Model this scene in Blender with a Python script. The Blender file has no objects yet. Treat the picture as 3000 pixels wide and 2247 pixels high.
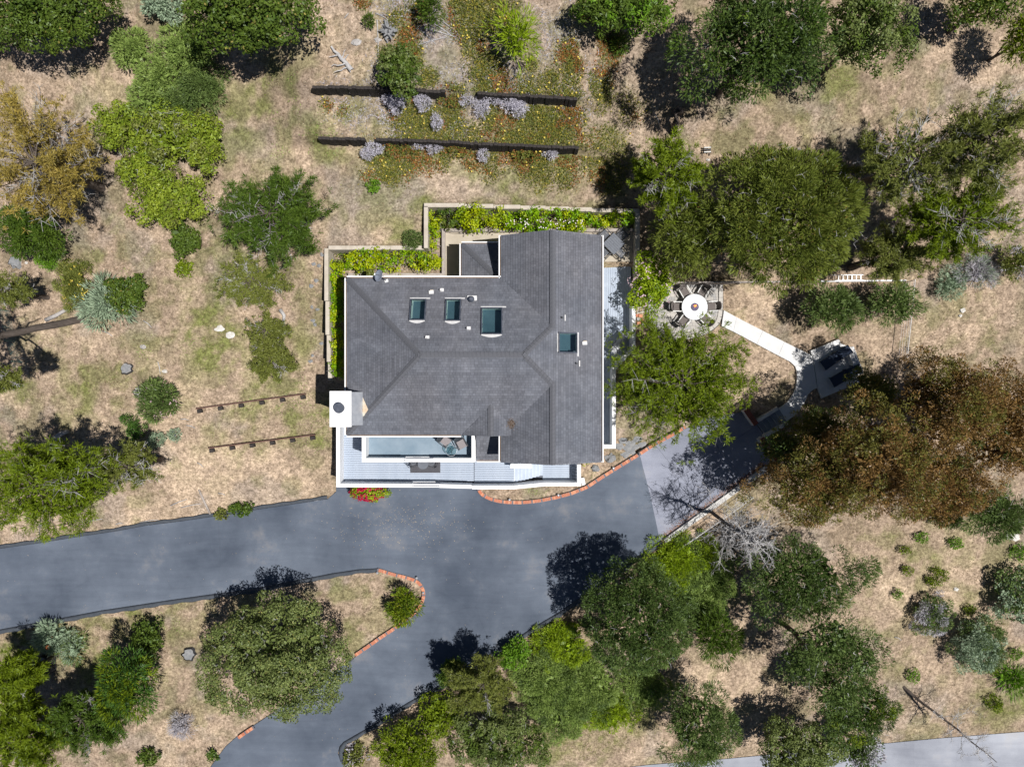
import bpy, bmesh, math, random
import numpy as np
from mathutils import Vector, Matrix
from mathutils.geometry import tessellate_polygon

# ------------------------------------------------------------------ camera, sky, sun, exposure
sc = bpy.context.scene
COL = sc.collection
CAMH = 46.0            # metres above the driveway
FPX = 2079.0           # focal length in photo pixels (photo is 3000 x 2247)
cd = bpy.data.cameras.new('camera'); cam = bpy.data.objects.new('camera', cd); COL.objects.link(cam)
cam.location = (0, 0, CAMH); cam.rotation_euler = (0, 0, 0)
cd.sensor_width = 36.0; cd.lens = 36.0 * FPX / 3000.0; cd.clip_end = 1000.0; cd.clip_start = 0.5
sc.camera = cam
SUN = Vector((0.38, -0.14, 1.0)).normalized()      # towards the sun
world = bpy.data.worlds.new('World'); sc.world = world; world.use_nodes = True
wn = world.node_tree.nodes; wl = world.node_tree.links
sky = wn.new('ShaderNodeTexSky'); sky.sky_type = 'NISHITA'; sky.sun_disc = False
sky.air_density = 0.55; sky.dust_density = 0.3; sky.ozone_density = 2.5
sky.sun_elevation = math.asin(SUN.z); sky.sun_rotation = math.atan2(SUN.x, SUN.y)
wn['Background'].inputs['Strength'].default_value = 0.05
wl.new(sky.outputs[0], wn['Background'].inputs['Color'])
sd = bpy.data.lights.new('sun', 'SUN'); sun = bpy.data.objects.new('sun', sd); COL.objects.link(sun)
sd.energy = 5.0; sd.angle = math.radians(0.53); sd.color = (1.0, 0.965, 0.925)
sun.rotation_euler = SUN.to_track_quat('Z', 'Y').to_euler(); sun.location = (20, -10, 60)
sc.view_settings.view_transform = 'Standard'; sc.view_settings.look = 'None'
sc.view_settings.gamma = 1.0; sc.view_settings.use_curve_mapping = False
sc.view_settings.exposure = 0.14
random.seed(7)
R0 = np.random.default_rng(7)

# ------------------------------------------------------------------ pixels to metres
def W(px, py, z=0.0):
    k = (CAMH - z) / FPX
    return ((px - 1500.0) * k, (1123.5 - py) * k)
def ppm(z): return FPX / (CAMH - z)

# ------------------------------------------------------------------ value noise
_tab = np.random.default_rng(3).random((256, 256))
def vnoise(x, y):
    xi = np.floor(x).astype(int); yi = np.floor(y).astype(int)
    fx = x - xi; fy = y - yi
    fx = fx * fx * (3 - 2 * fx); fy = fy * fy * (3 - 2 * fy)
    a = _tab[xi & 255, yi & 255]; b = _tab[(xi + 1) & 255, yi & 255]
    c = _tab[xi & 255, (yi + 1) & 255]; d = _tab[(xi + 1) & 255, (yi + 1) & 255]
    return (a * (1 - fx) + b * fx) * (1 - fy) + (c * (1 - fx) + d * fx) * fy
def fbm(x, y, s, o=4, seed=0):
    x = np.asarray(x, float) / s + seed * 17.3; y = np.asarray(y, float) / s + seed * 9.1
    t = 0; a = 0.5; n = 0
    for k in range(o):
        t = t + a * vnoise(x, y); n += a; x = x * 2.03 + 5.1; y = y * 2.03 + 1.7; a *= 0.5
    return t / n
def sstep(a, b, x):
    t = np.clip((x - a) / (b - a), 0, 1); return t * t * (3 - 2 * t)

# ------------------------------------------------------------------ terrain height
CTRL = [(0,1500,.3),(300,1400,.8),(700,1350,.6),(900,1380,.5),(900,1150,.9),(600,1150,1.3),(300,1100,1.4),(0,1000,1.2),
 (900,1000,1.5),(900,800,3.0),(600,800,2.5),(300,800,2.1),(0,750,1.9),(900,700,3.7),(1100,690,4.0),(1200,580,4.2),
 (1500,575,3.8),(1820,590,2.9),(600,500,3.6),(200,450,3.1),(900,440,4.5),(1300,460,4.5),(1700,470,4.1),
 (950,330,4.9),(1300,345,4.9),(1650,350,4.6),(950,200,5.3),(1300,190,5.3),(1650,200,5.0),(1000,30,6.0),(1500,30,6.0),
 (1900,100,5.6),(300,100,5.0),(0,100,4.6),(600,50,5.8),(2000,400,4.0),(2300,300,4.4),(2700,200,4.6),(2950,50,4.8),(2300,700,2.3),(2700,700,2.1),
 (2950,780,1.9),(1900,800,1.0),(2000,900,.9),(1960,1000,.8),(1900,1150,.6),(2200,980,.8),(2200,1120,.6),(2350,1090,.8),(2500,1080,.7),
 (2300,1250,.5),(2750,1000,1.0),(2950,1000,1.0),(2600,1300,-.2),(2950,1350,-.2),(2300,1500,-.6),(2700,1600,-1.1),(2950,1650,-1.1),
 (2100,1700,-.9),(1700,1950,-1.0),(1400,2100,-1.0),(1200,2200,-.9),(2400,1950,-1.8),(2800,1950,-1.8),(2000,2200,-2.2),
 (2500,2190,-2.4),(3000,2140,-2.4),(1600,2200,-1.9),(700,1900,.0),(300,1950,-.2),(100,2150,-.5),(500,2200,-.2),(1000,1800,.08),
 (1600,1420,.1),(1800,1340,.15),(1950,1250,.35),(500,1600,0),(1500,1600,0),(1200,1900,0),(800,2200,0),(0,1700,0),(2050,1400,0)]
_cp = np.array([[*W(a, b, z), z] for a, b, z in CTRL])
def _fit():
    n = len(_cp); d = np.linalg.norm(_cp[:, None, :2] - _cp[None, :, :2], axis=2)
    A = np.zeros((n + 3, n + 3)); A[:n, :n] = d + np.eye(n) * 0.0
    A[:n, n] = 1; A[:n, n + 1:] = _cp[:, :2]; A[n, :n] = 1; A[n + 1:, :n] = _cp[:, :2].T
    b = np.zeros(n + 3); b[:n] = _cp[:, 2]
    return np.linalg.solve(A, b)
_w = _fit()
def polydist(px, py, poly):
    """signed distance (negative inside)"""
    P = np.array(poly, float); n = len(P); d = np.full(px.shape, 1e9); ins = np.zeros(px.shape, bool)
    for i in range(n):
        a = P[i]; b = P[(i + 1) % n]; e = b - a
        t = np.clip(((px - a[0]) * e[0] + (py - a[1]) * e[1]) / (e @ e + 1e-12), 0, 1)
        d = np.minimum(d, np.hypot(px - a[0] - t * e[0], py - a[1] - t * e[1]))
        c = (a[1] > py) != (b[1] > py)
        with np.errstate(divide='ignore', invalid='ignore'):
            xi = (b[0] - a[0]) * (py - a[1]) / (b[1] - a[1] + 1e-12) + a[0]
        ins ^= c & (px < xi)
    return np.where(ins, -d, d)
def wp(pts, z=0.0): return [W(a, b, z) for a, b in pts]
KERB_HOUSE = [(1397,1434.6),(1403,1445),(1410,1452.7),(1424,1461),(1440.5,1467.8),(1462,1473),(1486,1476),(1525,1476.8),(1556,1474.5),(1585,1470.8),(1630.7,1461.8),
 (1676,1449.7),(1721,1431.6),(1772.5,1398),(1821,1368),(1875,1335)]
KERB_PAD = [(1875,1335),(1917,1308),(1983,1272),(2010,1255)]
ISLAND_TIP = [(1106,1664),(1132,1672),(1158.7,1680),(1186,1686),(1211.6,1694),(1227,1702),(1237,1713),(1244,1728),(1246,1745),(1241,1765),(1231,1784),(1209,1806),(1183,1825)]
ISLAND_LOW = [(1183,1825),(1150,1850),(1115,1873),(1080,1898),(1043,1923)]
DRIVE = ([(-900,1800),(0,1607),(120,1590),(239,1571),(340,1556),(428,1539.5),(530,1527),(622,1513.6),(690,1503),(758,1492),(860,1477),(960,1462),(985,1440),(985,1400),(1397,1400)]
 + KERB_HOUSE + [(1907,1460),(1933,1584),(1880,1622),(1861,1634),(1755,1712),(1644.6,1788),(1560,1838),(1486,1885),(1390,1942),(1288.6,2005),(1192,2058),(1096,2120),(1030,2158),(1006,2172),(994,2186),(990,2206),(997,2230),(1020,2250),(1090,2300),(1300,2420),
 (1300,2700),(200,2700),(560,2300),(616,2247),(661,2186),(700,2152),(741,2126),(830,2068),(940,1993),(1043,1923)] + ISLAND_LOW[::-1][1:] + ISLAND_TIP[::-1][1:]
 + [(1050,1667),(970,1679),(860,1701),(746,1723.5),(620,1740),(497,1757),(298,1787),(150,1815),(0,1843),(-900,2040)])
DRIVE_W = wp(DRIVE)
PAD = [(1875,1335),(1917,1308),(1983,1272),(2060,1226),(2182,1206),(2217,1246),(2240,1277),(2275,1338),(2238,1368),(2050,1502),(1945,1577),(1933,1584),(1907,1460)]
PAD_W = wp(PAD)
ROAD = [(1900,2240),(2142,2221),(2360,2200),(2585,2178),(2744,2163),(3000,2143),(5200,1960),(5200,2420),(3000,2520),(1900,2560),(900,2700),(900,2360)]
ROAD_W = wp(ROAD, -2.5)
COURT_W = [(-10.95,.3),(-10.95,7.95),(-5.02,7.95),(-5.02,10.42),(7.6,10.42),(7.6,7.2),(4.0,7.2),(4.0,0.3)]
PATIO = [(1893,830),(2119,828),(2120,880),(2118,925),(2108,952),(2085,972),(2055,986),(2025,994),(1975,1000),(1912,985),(1893,935)]
PATH = [(2110,905),(2340,1012),(2370,1022),(2460,985),(2540,1090),(2525,1125),(2405,1175),(2345,1210),(2305,1240),(2275,1200),(2325,1120),(2290,1060),(2110,965)]
ZONES = [(DRIVE_W, -0.07, 1.3), (PAD_W, -0.07, 0.9), (ROAD_W, -2.56, 1.5), (wp(PATIO, 1.0), 0.86, 0.8), (wp(PATH, .95), 0.80, 0.9), (wp([(2216,1238),(2284,1196),(2308,1236),(2240,1280)], .4), -.1, .12), (COURT_W, 2.28, 0.16)]
def yl(x): return 13.98 - 0.028 * (x + 11)     # line of the lower timber wall
def yu(x): return 16.38 - 0.036 * (x + 11)     # line of the upper timber wall
def H(x, y, steps=True):
    x = np.atleast_1d(np.asarray(x, float)); y = np.atleast_1d(np.asarray(y, float))
    z = _w[-3] + _w[-2] * x + _w[-1] * y
    for i in range(len(_cp)):
        z = z + _w[i] * np.hypot(x - _cp[i, 0], y - _cp[i, 1])
    z = np.clip(z, -7, 14)
    m = sstep(-15.0, -10.9, x) * (1 - sstep(3.7, 7.0, x))
    z = z + m * 0.9 * sstep(-0.08, 0.1, y - yl(x)) + m * 0.9 * sstep(-0.08, 0.1, y - yu(x))
    z = z + 0.12 * (fbm(x, y, 3.0, 3, 5) - 0.5) + 0.05 * (fbm(x, y, 0.7, 2, 6) - 0.5)
    for poly, zz, f in ZONES:
        xs = [p[0] for p in poly]; ys = [p[1] for p in poly]
        s = (x > min(xs) - f - .4) & (x < max(xs) + f + .4) & (y > min(ys) - f - .4) & (y < max(ys) + f + .4)
        if s.any():
            d = polydist(x[s], y[s], poly); k = 1 - sstep(0.0, f, d - 0.05)
            z[s] = z[s] * (1 - k) + zz * k
    return z
def g(x, y): return float(H(x, y)[0])
def PG(px, py, dz=0.0):
    """point of the ground under a pixel"""
    z = 0.0
    for _ in range(6):
        x, y = W(px, py, z + dz); z = g(x, y)
    return Vector((x, y, z))

# ------------------------------------------------------------------ materials (all procedural)
MATS = {}
def pm(name, c1, c2=None, scale=8.0, rough=0.8, bump=0.0, detail=5.0, attr=None, metal=0.0, spec=0.3, stretch=None, bscale=None):
    """noise-mixed two-colour Principled material; attr multiplies by a colour attribute"""
    m = bpy.data.materials.new(name); m.use_nodes = True; nt = m.node_tree; N = nt.nodes; L = nt.links
    b = N['Principled BSDF']; b.inputs['Roughness'].default_value = rough; b.inputs['Metallic'].default_value = metal
    b.inputs['Specular IOR Level'].default_value = spec
    tc = N.new('ShaderNodeTexCoord'); src = tc.outputs['Object']
    if stretch:
        mp = N.new('ShaderNodeMapping'); mp.inputs['Scale'].default_value = stretch; L.new(src, mp.inputs['Vector']); src = mp.outputs['Vector']
    n = N.new('ShaderNodeTexNoise'); n.inputs['Scale'].default_value = scale; n.inputs['Detail'].default_value = detail; n.inputs['Roughness'].default_value = 0.65
    L.new(src, n.inputs['Vector'])
    cr = N.new('ShaderNodeValToRGB'); cr.color_ramp.elements[0].position = 0.32; cr.color_ramp.elements[1].position = 0.68
    c2 = c2 or c1
    cr.color_ramp.elements[0].color = (*c1, 1); cr.color_ramp.elements[1].color = (*c2, 1)
    L.new(n.outputs['Fac'], cr.inputs['Fac']); out = cr.outputs['Color']
    if attr:
        at = N.new('ShaderNodeAttribute'); at.attribute_name = attr
        mx = N.new('ShaderNodeMix'); mx.data_type = 'RGBA'; mx.blend_type = 'MULTIPLY'; mx.inputs['Factor'].default_value = 1
        L.new(out, mx.inputs[6]); L.new(at.outputs['Color'], mx.inputs[7]); out = mx.outputs[2]
    L.new(out, b.inputs['Base Color'])
    if bump:
        bn = N.new('ShaderNodeTexNoise'); bn.inputs['Scale'].default_value = bscale or scale * 4; bn.inputs['Detail'].default_value = 4
        L.new(src, bn.inputs['Vector'])
        bp = N.new('ShaderNodeBump'); bp.inputs['Strength'].default_value = bump; bp.inputs['Distance'].default_value = 0.02
        L.new(bn.outputs['Fac'], bp.inputs['Height']); L.new(bp.outputs['Normal'], b.inputs['Normal'])
    MATS[name] = m; return m
def foliage_mat():
    m = bpy.data.materials.new('foliage'); m.use_nodes = True; nt = m.node_tree; N = nt.nodes; L = nt.links
    for n in list(N): N.remove(n)
    at = N.new('ShaderNodeAttribute'); at.attribute_name = 'Col'
    d = N.new('ShaderNodeBsdfDiffuse'); t = N.new('ShaderNodeBsdfTranslucent'); mx = N.new('ShaderNodeMixShader'); mx.inputs[0].default_value = 0.22
    gl = N.new('ShaderNodeBsdfGlossy'); gl.inputs['Roughness'].default_value = 0.45; gl.inputs['Color'].default_value = (.9, .95, 1, 1)
    m2 = N.new('ShaderNodeMixShader'); m2.inputs[0].default_value = 0.015
    o = N.new('ShaderNodeOutputMaterial')
    L.new(at.outputs['Color'], d.inputs['Color']); L.new(at.outputs['Color'], t.inputs['Color'])
    L.new(d.outputs[0], mx.inputs[1]); L.new(t.outputs[0], mx.inputs[2]); L.new(mx.outputs[0], m2.inputs[1]); L.new(gl.outputs[0], m2.inputs[2])
    L.new(m2.outputs[0], o.inputs['Surface']); MATS['foliage'] = m; return m
foliage_mat()
def glass_mat(name, tint, refl=0.1, rough=0.02):
    m = bpy.data.materials.new(name); m.use_nodes = True; nt = m.node_tree; N = nt.nodes; L = nt.links
    for n in list(N): N.remove(n)
    tr = N.new('ShaderNodeBsdfTransparent'); tr.inputs['Color'].default_value = (*tint, 1)
    gl = N.new('ShaderNodeBsdfGlossy'); gl.inputs['Roughness'].default_value = rough
    mx = N.new('ShaderNodeMixShader'); mx.inputs[0].default_value = refl; o = N.new('ShaderNodeOutputMaterial')
    L.new(tr.outputs[0], mx.inputs[1]); L.new(gl.outputs[0], mx.inputs[2]); L.new(mx.outputs[0], o.inputs['Surface'])
    MATS[name] = m; return m
def emis_mat(name, col, s):
    m = bpy.data.materials.new(name); m.use_nodes = True; b = m.node_tree.nodes['Principled BSDF']
    b.inputs['Base Color'].default_value = (*col, 1); b.inputs['Emission Color'].default_value = (*col, 1); b.inputs['Emission Strength'].default_value = s
    MATS[name] = m; return m

# ------------------------------------------------------------------ objects
def tag(o, label=None, cat=None, group=None, kind=None):
    if label: o['label'] = label
    if cat: o['category'] = cat
    if group: o['group'] = group
    if kind: o['kind'] = kind
    return o
def thing(name, label, cat, loc=(0, 0, 0), rz=0.0, group=None):
    o = bpy.data.objects.new(name, None); COL.objects.link(o); o.location = loc; o.rotation_euler = (0, 0, rz)
    o.empty_display_size = 0.2
    return tag(o, label, cat, group)
def attach(o, parent):
    """parent o (whose own placement is in world terms) without moving it"""
    o.parent = parent
    if parent.type == 'EMPTY': o.matrix_parent_inverse = Matrix.LocRotScale(parent.location, parent.rotation_euler, None).inverted()
    return o
def link(name, me, parent=None, local=False):
    o = bpy.data.objects.new(name, me); COL.objects.link(o)
    if parent is not None:
        if local: o.parent = parent
        else: attach(o, parent)
    return o
def copy_tree(o, parent=None):
    c = o.copy(); COL.objects.link(c)
    if parent is not None: c.parent = parent
    for ch in list(o.children): copy_tree(ch, c)
    return c

class MB:
    def __init__(s): s.v = []; s.f = []
    def add(s, vs, fs):
        n = len(s.v); s.v += [tuple(v) for v in vs]; s.f += [tuple(i + n for i in f) for f in fs]; return s
    def box(s, x0, y0, z0, x1, y1, z1):
        return s.add([(x0,y0,z0),(x1,y0,z0),(x1,y1,z0),(x0,y1,z0),(x0,y0,z1),(x1,y0,z1),(x1,y1,z1),(x0,y1,z1)],
                     [(3,2,1,0),(4,5,6,7),(0,1,5,4),(1,2,6,5),(2,3,7,6),(3,0,4,7)])
    def obox(s, c, ax, hx, hy, z0, z1):
        """box turned by ax (radians) about its centre"""
        ca, sa = math.cos(ax), math.sin(ax); q = []
        for z in (z0, z1):
            for a, b in ((-hx,-hy),(hx,-hy),(hx,hy),(-hx,hy)): q.append((c[0] + a*ca - b*sa, c[1] + a*sa + b*ca, z))
        return s.add(q, [(3,2,1,0),(4,5,6,7),(0,1,5,4),(1,2,6,5),(2,3,7,6),(3,0,4,7)])
    def bar(s, p, q, w, h=None, up=(0, 0, 1)):
        """rectangular bar from p to q, w wide, h tall"""
        p = Vector(p); q = Vector(q); h = h or w; d = (q - p).normalized(); u = Vector(up)
        if abs(d.dot(u)) > 0.98: u = Vector((1, 0, 0))
        x = d.cross(u).normalized() * (w / 2); y = x.cross(d).normalized() * (h / 2)
        vs = [p-x-y, p+x-y, p+x+y, p-x+y, q-x-y, q+x-y, q+x+y, q-x+y]
        return s.add(vs, [(3,2,1,0),(4,5,6,7),(0,1,5,4),(1,2,6,5),(2,3,7,6),(3,0,4,7)])
    def tube(s, pts, rad, n=8, cap=True):
        pts = [Vector(p) for p in pts]; m = len(pts)
        rad = rad if isinstance(rad, (list, tuple)) else [rad] * m
        vs = []; prev = Vector((0.31, 0.77, 0.55))
        for i, p in enumerate(pts):
            d = (pts[min(i+1, m-1)] - pts[max(i-1, 0)])
            d = d.normalized() if d.length > 1e-9 else Vector((0, 0, 1))
            a = d.cross(prev)
            if a.length < 1e-3: a = d.cross(Vector((1, 0, 0)))
            a.normalize(); b = d.cross(a).normalized()
            for k in range(n):
                t = 2 * math.pi * k / n; vs.append(p + a * (rad[i] * math.cos(t)) + b * (rad[i] * math.sin(t)))
        fs = [(i*n+k, i*n+(k+1)%n, (i+1)*n+(k+1)%n, (i+1)*n+k) for i in range(m-1) for k in range(n)]
        if cap: fs += [tuple(range(n))[::-1], tuple((m-1)*n + k for k in range(n))]
        return s.add(vs, fs)
    def cyl(s, c, r, z0, z1, n=24, r2=None):
        r2 = r if r2 is None else r2
        vs = [(c[0]+r*math.cos(2*math.pi*k/n), c[1]+r*math.sin(2*math.pi*k/n), z0) for k in range(n)] + \
             [(c[0]+r2*math.cos(2*math.pi*k/n), c[1]+r2*math.sin(2*math.pi*k/n), z1) for k in range(n)]
        return s.add(vs, [(k, (k+1)%n, n+(k+1)%n, n+k) for k in range(n)] + [tuple(range(n))[::-1], tuple(range(n, 2*n))])
    def prism(s, poly, z0, z1, zt=None):
        """poly (2-D, any shape) from z0 to z1; zt(x,y) may give the top"""
        P = list(poly); a = sum(P[i][0]*P[(i+1)%len(P)][1] - P[(i+1)%len(P)][0]*P[i][1] for i in range(len(P)))
        if a < 0: P = P[::-1]
        n = len(P); f = zt or (lambda x, y: z1)
        vs = [(x, y, z0) for x, y in P] + [(x, y, f(x, y)) for x, y in P]
        tri = tessellate_polygon([[Vector((x, y, 0)) for x, y in P]])
        fs = [(i, (i+1)%n, n+(i+1)%n, n+i) for i in range(n)]
        for t in tri:
            (x0,y0),(x1,y1),(x2,y2) = P[t[0]],P[t[1]],P[t[2]]
            if (x1-x0)*(y2-y0)-(x2-x0)*(y1-y0) < 0: t = (t[0], t[2], t[1])
            fs.append(tuple(i + n for i in t)); fs.append((t[2], t[1], t[0]))
        return s.add(vs, fs)
    def mesh(s, name, mat=None, smooth=False):
        me = bpy.data.meshes.new(name); me.from_pydata(s.v, [], s.f); me.update()
        if smooth: me.polygons.foreach_set('use_smooth', [True] * len(me.polygons))
        if mat: me.materials.append(MATS[mat])
        return me
    def build(s, name, mat, parent=None, local=False, smooth=False):
        return link(name, s.mesh(name, mat, smooth), parent, local)
def bevel(o, w=0.01, n=2):
    m = o.modifiers.new('bevel', 'BEVEL'); m.width = w; m.segments = n; m.limit_method = 'ANGLE'; return o

def np_mesh(name, V, F, cols=None, mat='foliage'):
    """V (n,3), F (m,4) or (m,3), cols (n,3)"""
    me = bpy.data.meshes.new(name); n = len(V); m, k = F.shape
    me.vertices.add(n); me.vertices.foreach_set('co', np.ascontiguousarray(V, np.float32).ravel())
    me.loops.add(m * k); me.loops.foreach_set('vertex_index', np.ascontiguousarray(F, np.int32).ravel())
    me.polygons.add(m); me.polygons.foreach_set('loop_start', np.arange(0, m * k, k, dtype=np.int32))
    me.update(calc_edges=True)
    if cols is not None:
        ca = me.color_attributes.new('Col', 'FLOAT_COLOR', 'POINT')
        c4 = np.ones((n, 4), np.float32); c4[:, :3] = cols; ca.data.foreach_set('color', c4.ravel())
    if mat: me.materials.append(MATS[mat])
    return me
# ================================================================== GROUND
def lerp(a, b, t):
    t = np.asarray(t)[..., None]; return a * (1 - t) + b * t
def gmat():
    m = pm('soil', (.50, .48, .46), (1.32, 1.3, 1.28), scale=4.0, rough=0.95, bump=0.9, attr='Col', spec=0.1, detail=9, bscale=22)
    N = m.node_tree.nodes; L = m.node_tree.links; b = N['Principled BSDF']; src = b.inputs['Base Color'].links[0].from_socket
    tc = N.new('ShaderNodeTexCoord'); n2 = N.new('ShaderNodeTexNoise'); n2.inputs['Scale'].default_value = 9; n2.inputs['Detail'].default_value = 6; n2.inputs['Roughness'].default_value = .75; L.new(tc.outputs['Object'], n2.inputs['Vector'])
    r2 = N.new('ShaderNodeValToRGB'); r2.color_ramp.elements[0].position = .36; r2.color_ramp.elements[1].position = .64; r2.color_ramp.elements[0].color = (.56, .55, .51, 1); r2.color_ramp.elements[1].color = (1.36, 1.37, 1.38, 1); L.new(n2.outputs['Fac'], r2.inputs['Fac'])
    mx = N.new('ShaderNodeMix'); mx.data_type = 'RGBA'; mx.blend_type = 'MULTIPLY'; mx.inputs['Factor'].default_value = 1; L.new(src, mx.inputs[6]); L.new(r2.outputs['Color'], mx.inputs[7]); L.new(mx.outputs[2], b.inputs['Base Color'])
    return m
gmat()
# patches of live grass, bare sand and chip litter: (px, py, radius px, strength)
GREEN = [(640,960,110,.8),(560,900,60,.5),(880,1230,70,.5),(800,1180,60,.5),(640,360,110,.45),(760,300,70,.5),(960,300,40,.6),(1000,330,40,.5),(950,400,60,.6),
 (1270,640,60,.5),(1500,600,80,.4),(1650,590,90,.5),(1180,690,80,.5),(320,1100,60,.3),(230,1150,70,.5),(330,1950,110,.75),(220,1850,90,.6),(60,1900,70,.7),(430,1800,80,.5),(250,1840,60,.6),
 (1750,2110,110,.6),(1640,2190,80,.5),(1850,2100,80,.5),(950,1230,50,.6),(930,1280,40,.6),(2130,300,60,.4),(740,1230,70,.4),(880,1010,40,.4),(1560,1440,50,.3),(1720,1400,30,.4),(2230,250,60,.3),(2440,200,70,.3),
 (2900,2080,100,.3),(2960,2050,70,.5),(100,1020,60,.3),(70,1160,60,.4),(640,1270,70,.2),(700,760,60,.2),(1130,480,140,.2),(1600,520,160,.3),(2700,1650,120,.2)]
SAND = [(640,1420,230,.9),(820,1430,150,1.),(600,1010,140,.4),(560,1180,100,.6),(740,1270,160,.5),(1180,470,60,.8),(1310,510,110,.9),(1400,520,90,.8),(1010,430,60,.8),(1000,150,110,.6),(920,110,90,.7),(960,60,80,.6),
 (320,40,60,.7),(260,250,120,.6),(100,230,100,.6),(350,200,60,.5),(2190,900,100,.8),(2250,1080,90,.7),(2200,1150,80,.6),(2560,1000,70,.6),(2750,950,150,.5),(2900,900,120,.4),(2640,400,40,.3),(1040,600,60,.5),(1150,660,60,.4),(930,780,40,.5),(480,2200,110,.7),(600,2130,90,.6),(380,1510,90,.7),(470,1540,60,.8),(2100,1990,140,.6),(2660,1730,160,.4),(2850,1550,150,.4),(2850,1330,80,.3),(2300,2000,60,.4),(830,900,60,.3),(890,1060,40,.7),(80,2030,80,.5),(250,1990,100,.5),(2960,1640,40,.8)]
LITTER = [(60,180,150,.6),(1000,110,120,.6),(2350,300,300,.6),(2500,250,250,.6),(2100,450,200,.3),(330,1080,60,.8),(350,1150,60,.8),(180,2000,150,.8),(300,1900,200,.5),(450,1790,120,.5),(500,830,300,.2),(350,780,150,.3),(120,800,120,.3),(2650,1300,400,.6),(2450,1050,80,.3),(2400,1230,120,.7),(2100,1560,150,.7),(2500,800,200,.5),(2150,380,130,.4),(1450,1990,300,.7),(1230,2120,90,.8)]
ICEB = [(1380,300,420,.7),(1500,130,330,.6),(1200,360,250,.6),(1600,360,200,.6),(1780,300,150,.5)]
ICE = [(1180,345,60,.9),(1240,340,50,.9),(1330,350,60,.8),(1350,300,40,.8),(1400,270,25,.7),(1440,350,60,.8),(1560,345,90,1.),(1640,340,70,1.),(1600,390,80,1.),(1500,400,60,.8),(1380,400,60,.7),(1300,400,50,.7),(1200,395,50,.7),
 (1150,470,70,1.),(1200,480,60,.9),(1110,465,40,.9),(1180,420,60,.9),(1290,470,30,.5),(1380,480,30,.6),(1440,480,50,.7),(1540,430,60,1.),(1570,470,60,.8),(1660,470,60,.6),(1720,440,50,.6),(1760,480,50,.6),
 (1400,70,70,1.),(1460,40,60,.9),(1370,100,40,.8),(1420,200,60,1.),(1440,240,50,1.),(1390,150,40,.8),(1560,190,25,.8),(1610,240,40,.8),(1660,150,50,1.),(1680,190,35,1.),(1670,230,35,.7),(1760,240,40,.9),(1770,290,40,.7),(1190,110,30,.9),(1160,60,25,.7),(1220,30,30,.7),(1060,10,25,.8),(1130,160,25,.9),(1200,150,40,.9),(1255,230,25,.8),(1780,50,30,.7),(1790,150,40,.7),(1720,30,30,.5),(1850,340,60,.3),(1790,400,40,.4),(1800,520,50,.5),(1780,430,60,.5),
 (1620,430,25,.9),(1340,430,25,.6),(2940,2060,50,.5),(2900,2100,50,.4),(960,310,20,.6),(1010,330,25,.6)]
OLIVE = [(1150,620,160,.9),(1450,580,300,.9),(1700,570,160,.9),(800,330,200,.8),(650,1000,200,.8),(850,1000,110,.9),(700,1230,200,.7),(860,1230,110,.9),(1050,1770,200,.9),(300,1900,250,.9),(100,1850,120,.8),(520,1800,150,.7),(250,1150,150,.7),(500,900,250,.6),(1300,380,400,.5),(2350,330,250,.5),(2100,420,150,.5),(2750,1650,250,.6),(2700,1850,250,.5),(2100,2000,150,.3),(700,450,150,.6),(900,520,150,.5),(580,760,150,.6),(900,1150,80,.8),(2800,950,200,.3)]
def field(x, y, L, seed, soft=0.55):
    f = np.zeros_like(x)
    nz = fbm(x, y, 1.6, 4, seed)
    for px, py, r, s in L:
        c = PG(px, py); rr = r / 46.0
        d = np.hypot(x - c.x, y - c.y) / rr
        f = np.maximum(f, s * (1 - sstep(0.35, 1.25, d + (nz - 0.5) * 1.6)))
    return f
def ground_fields(x, y):
    return field(x, y, GREEN, 11), field(x, y, SAND, 12), field(x, y, LITTER, 13), field(x, y, ICEB, 14)
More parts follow.
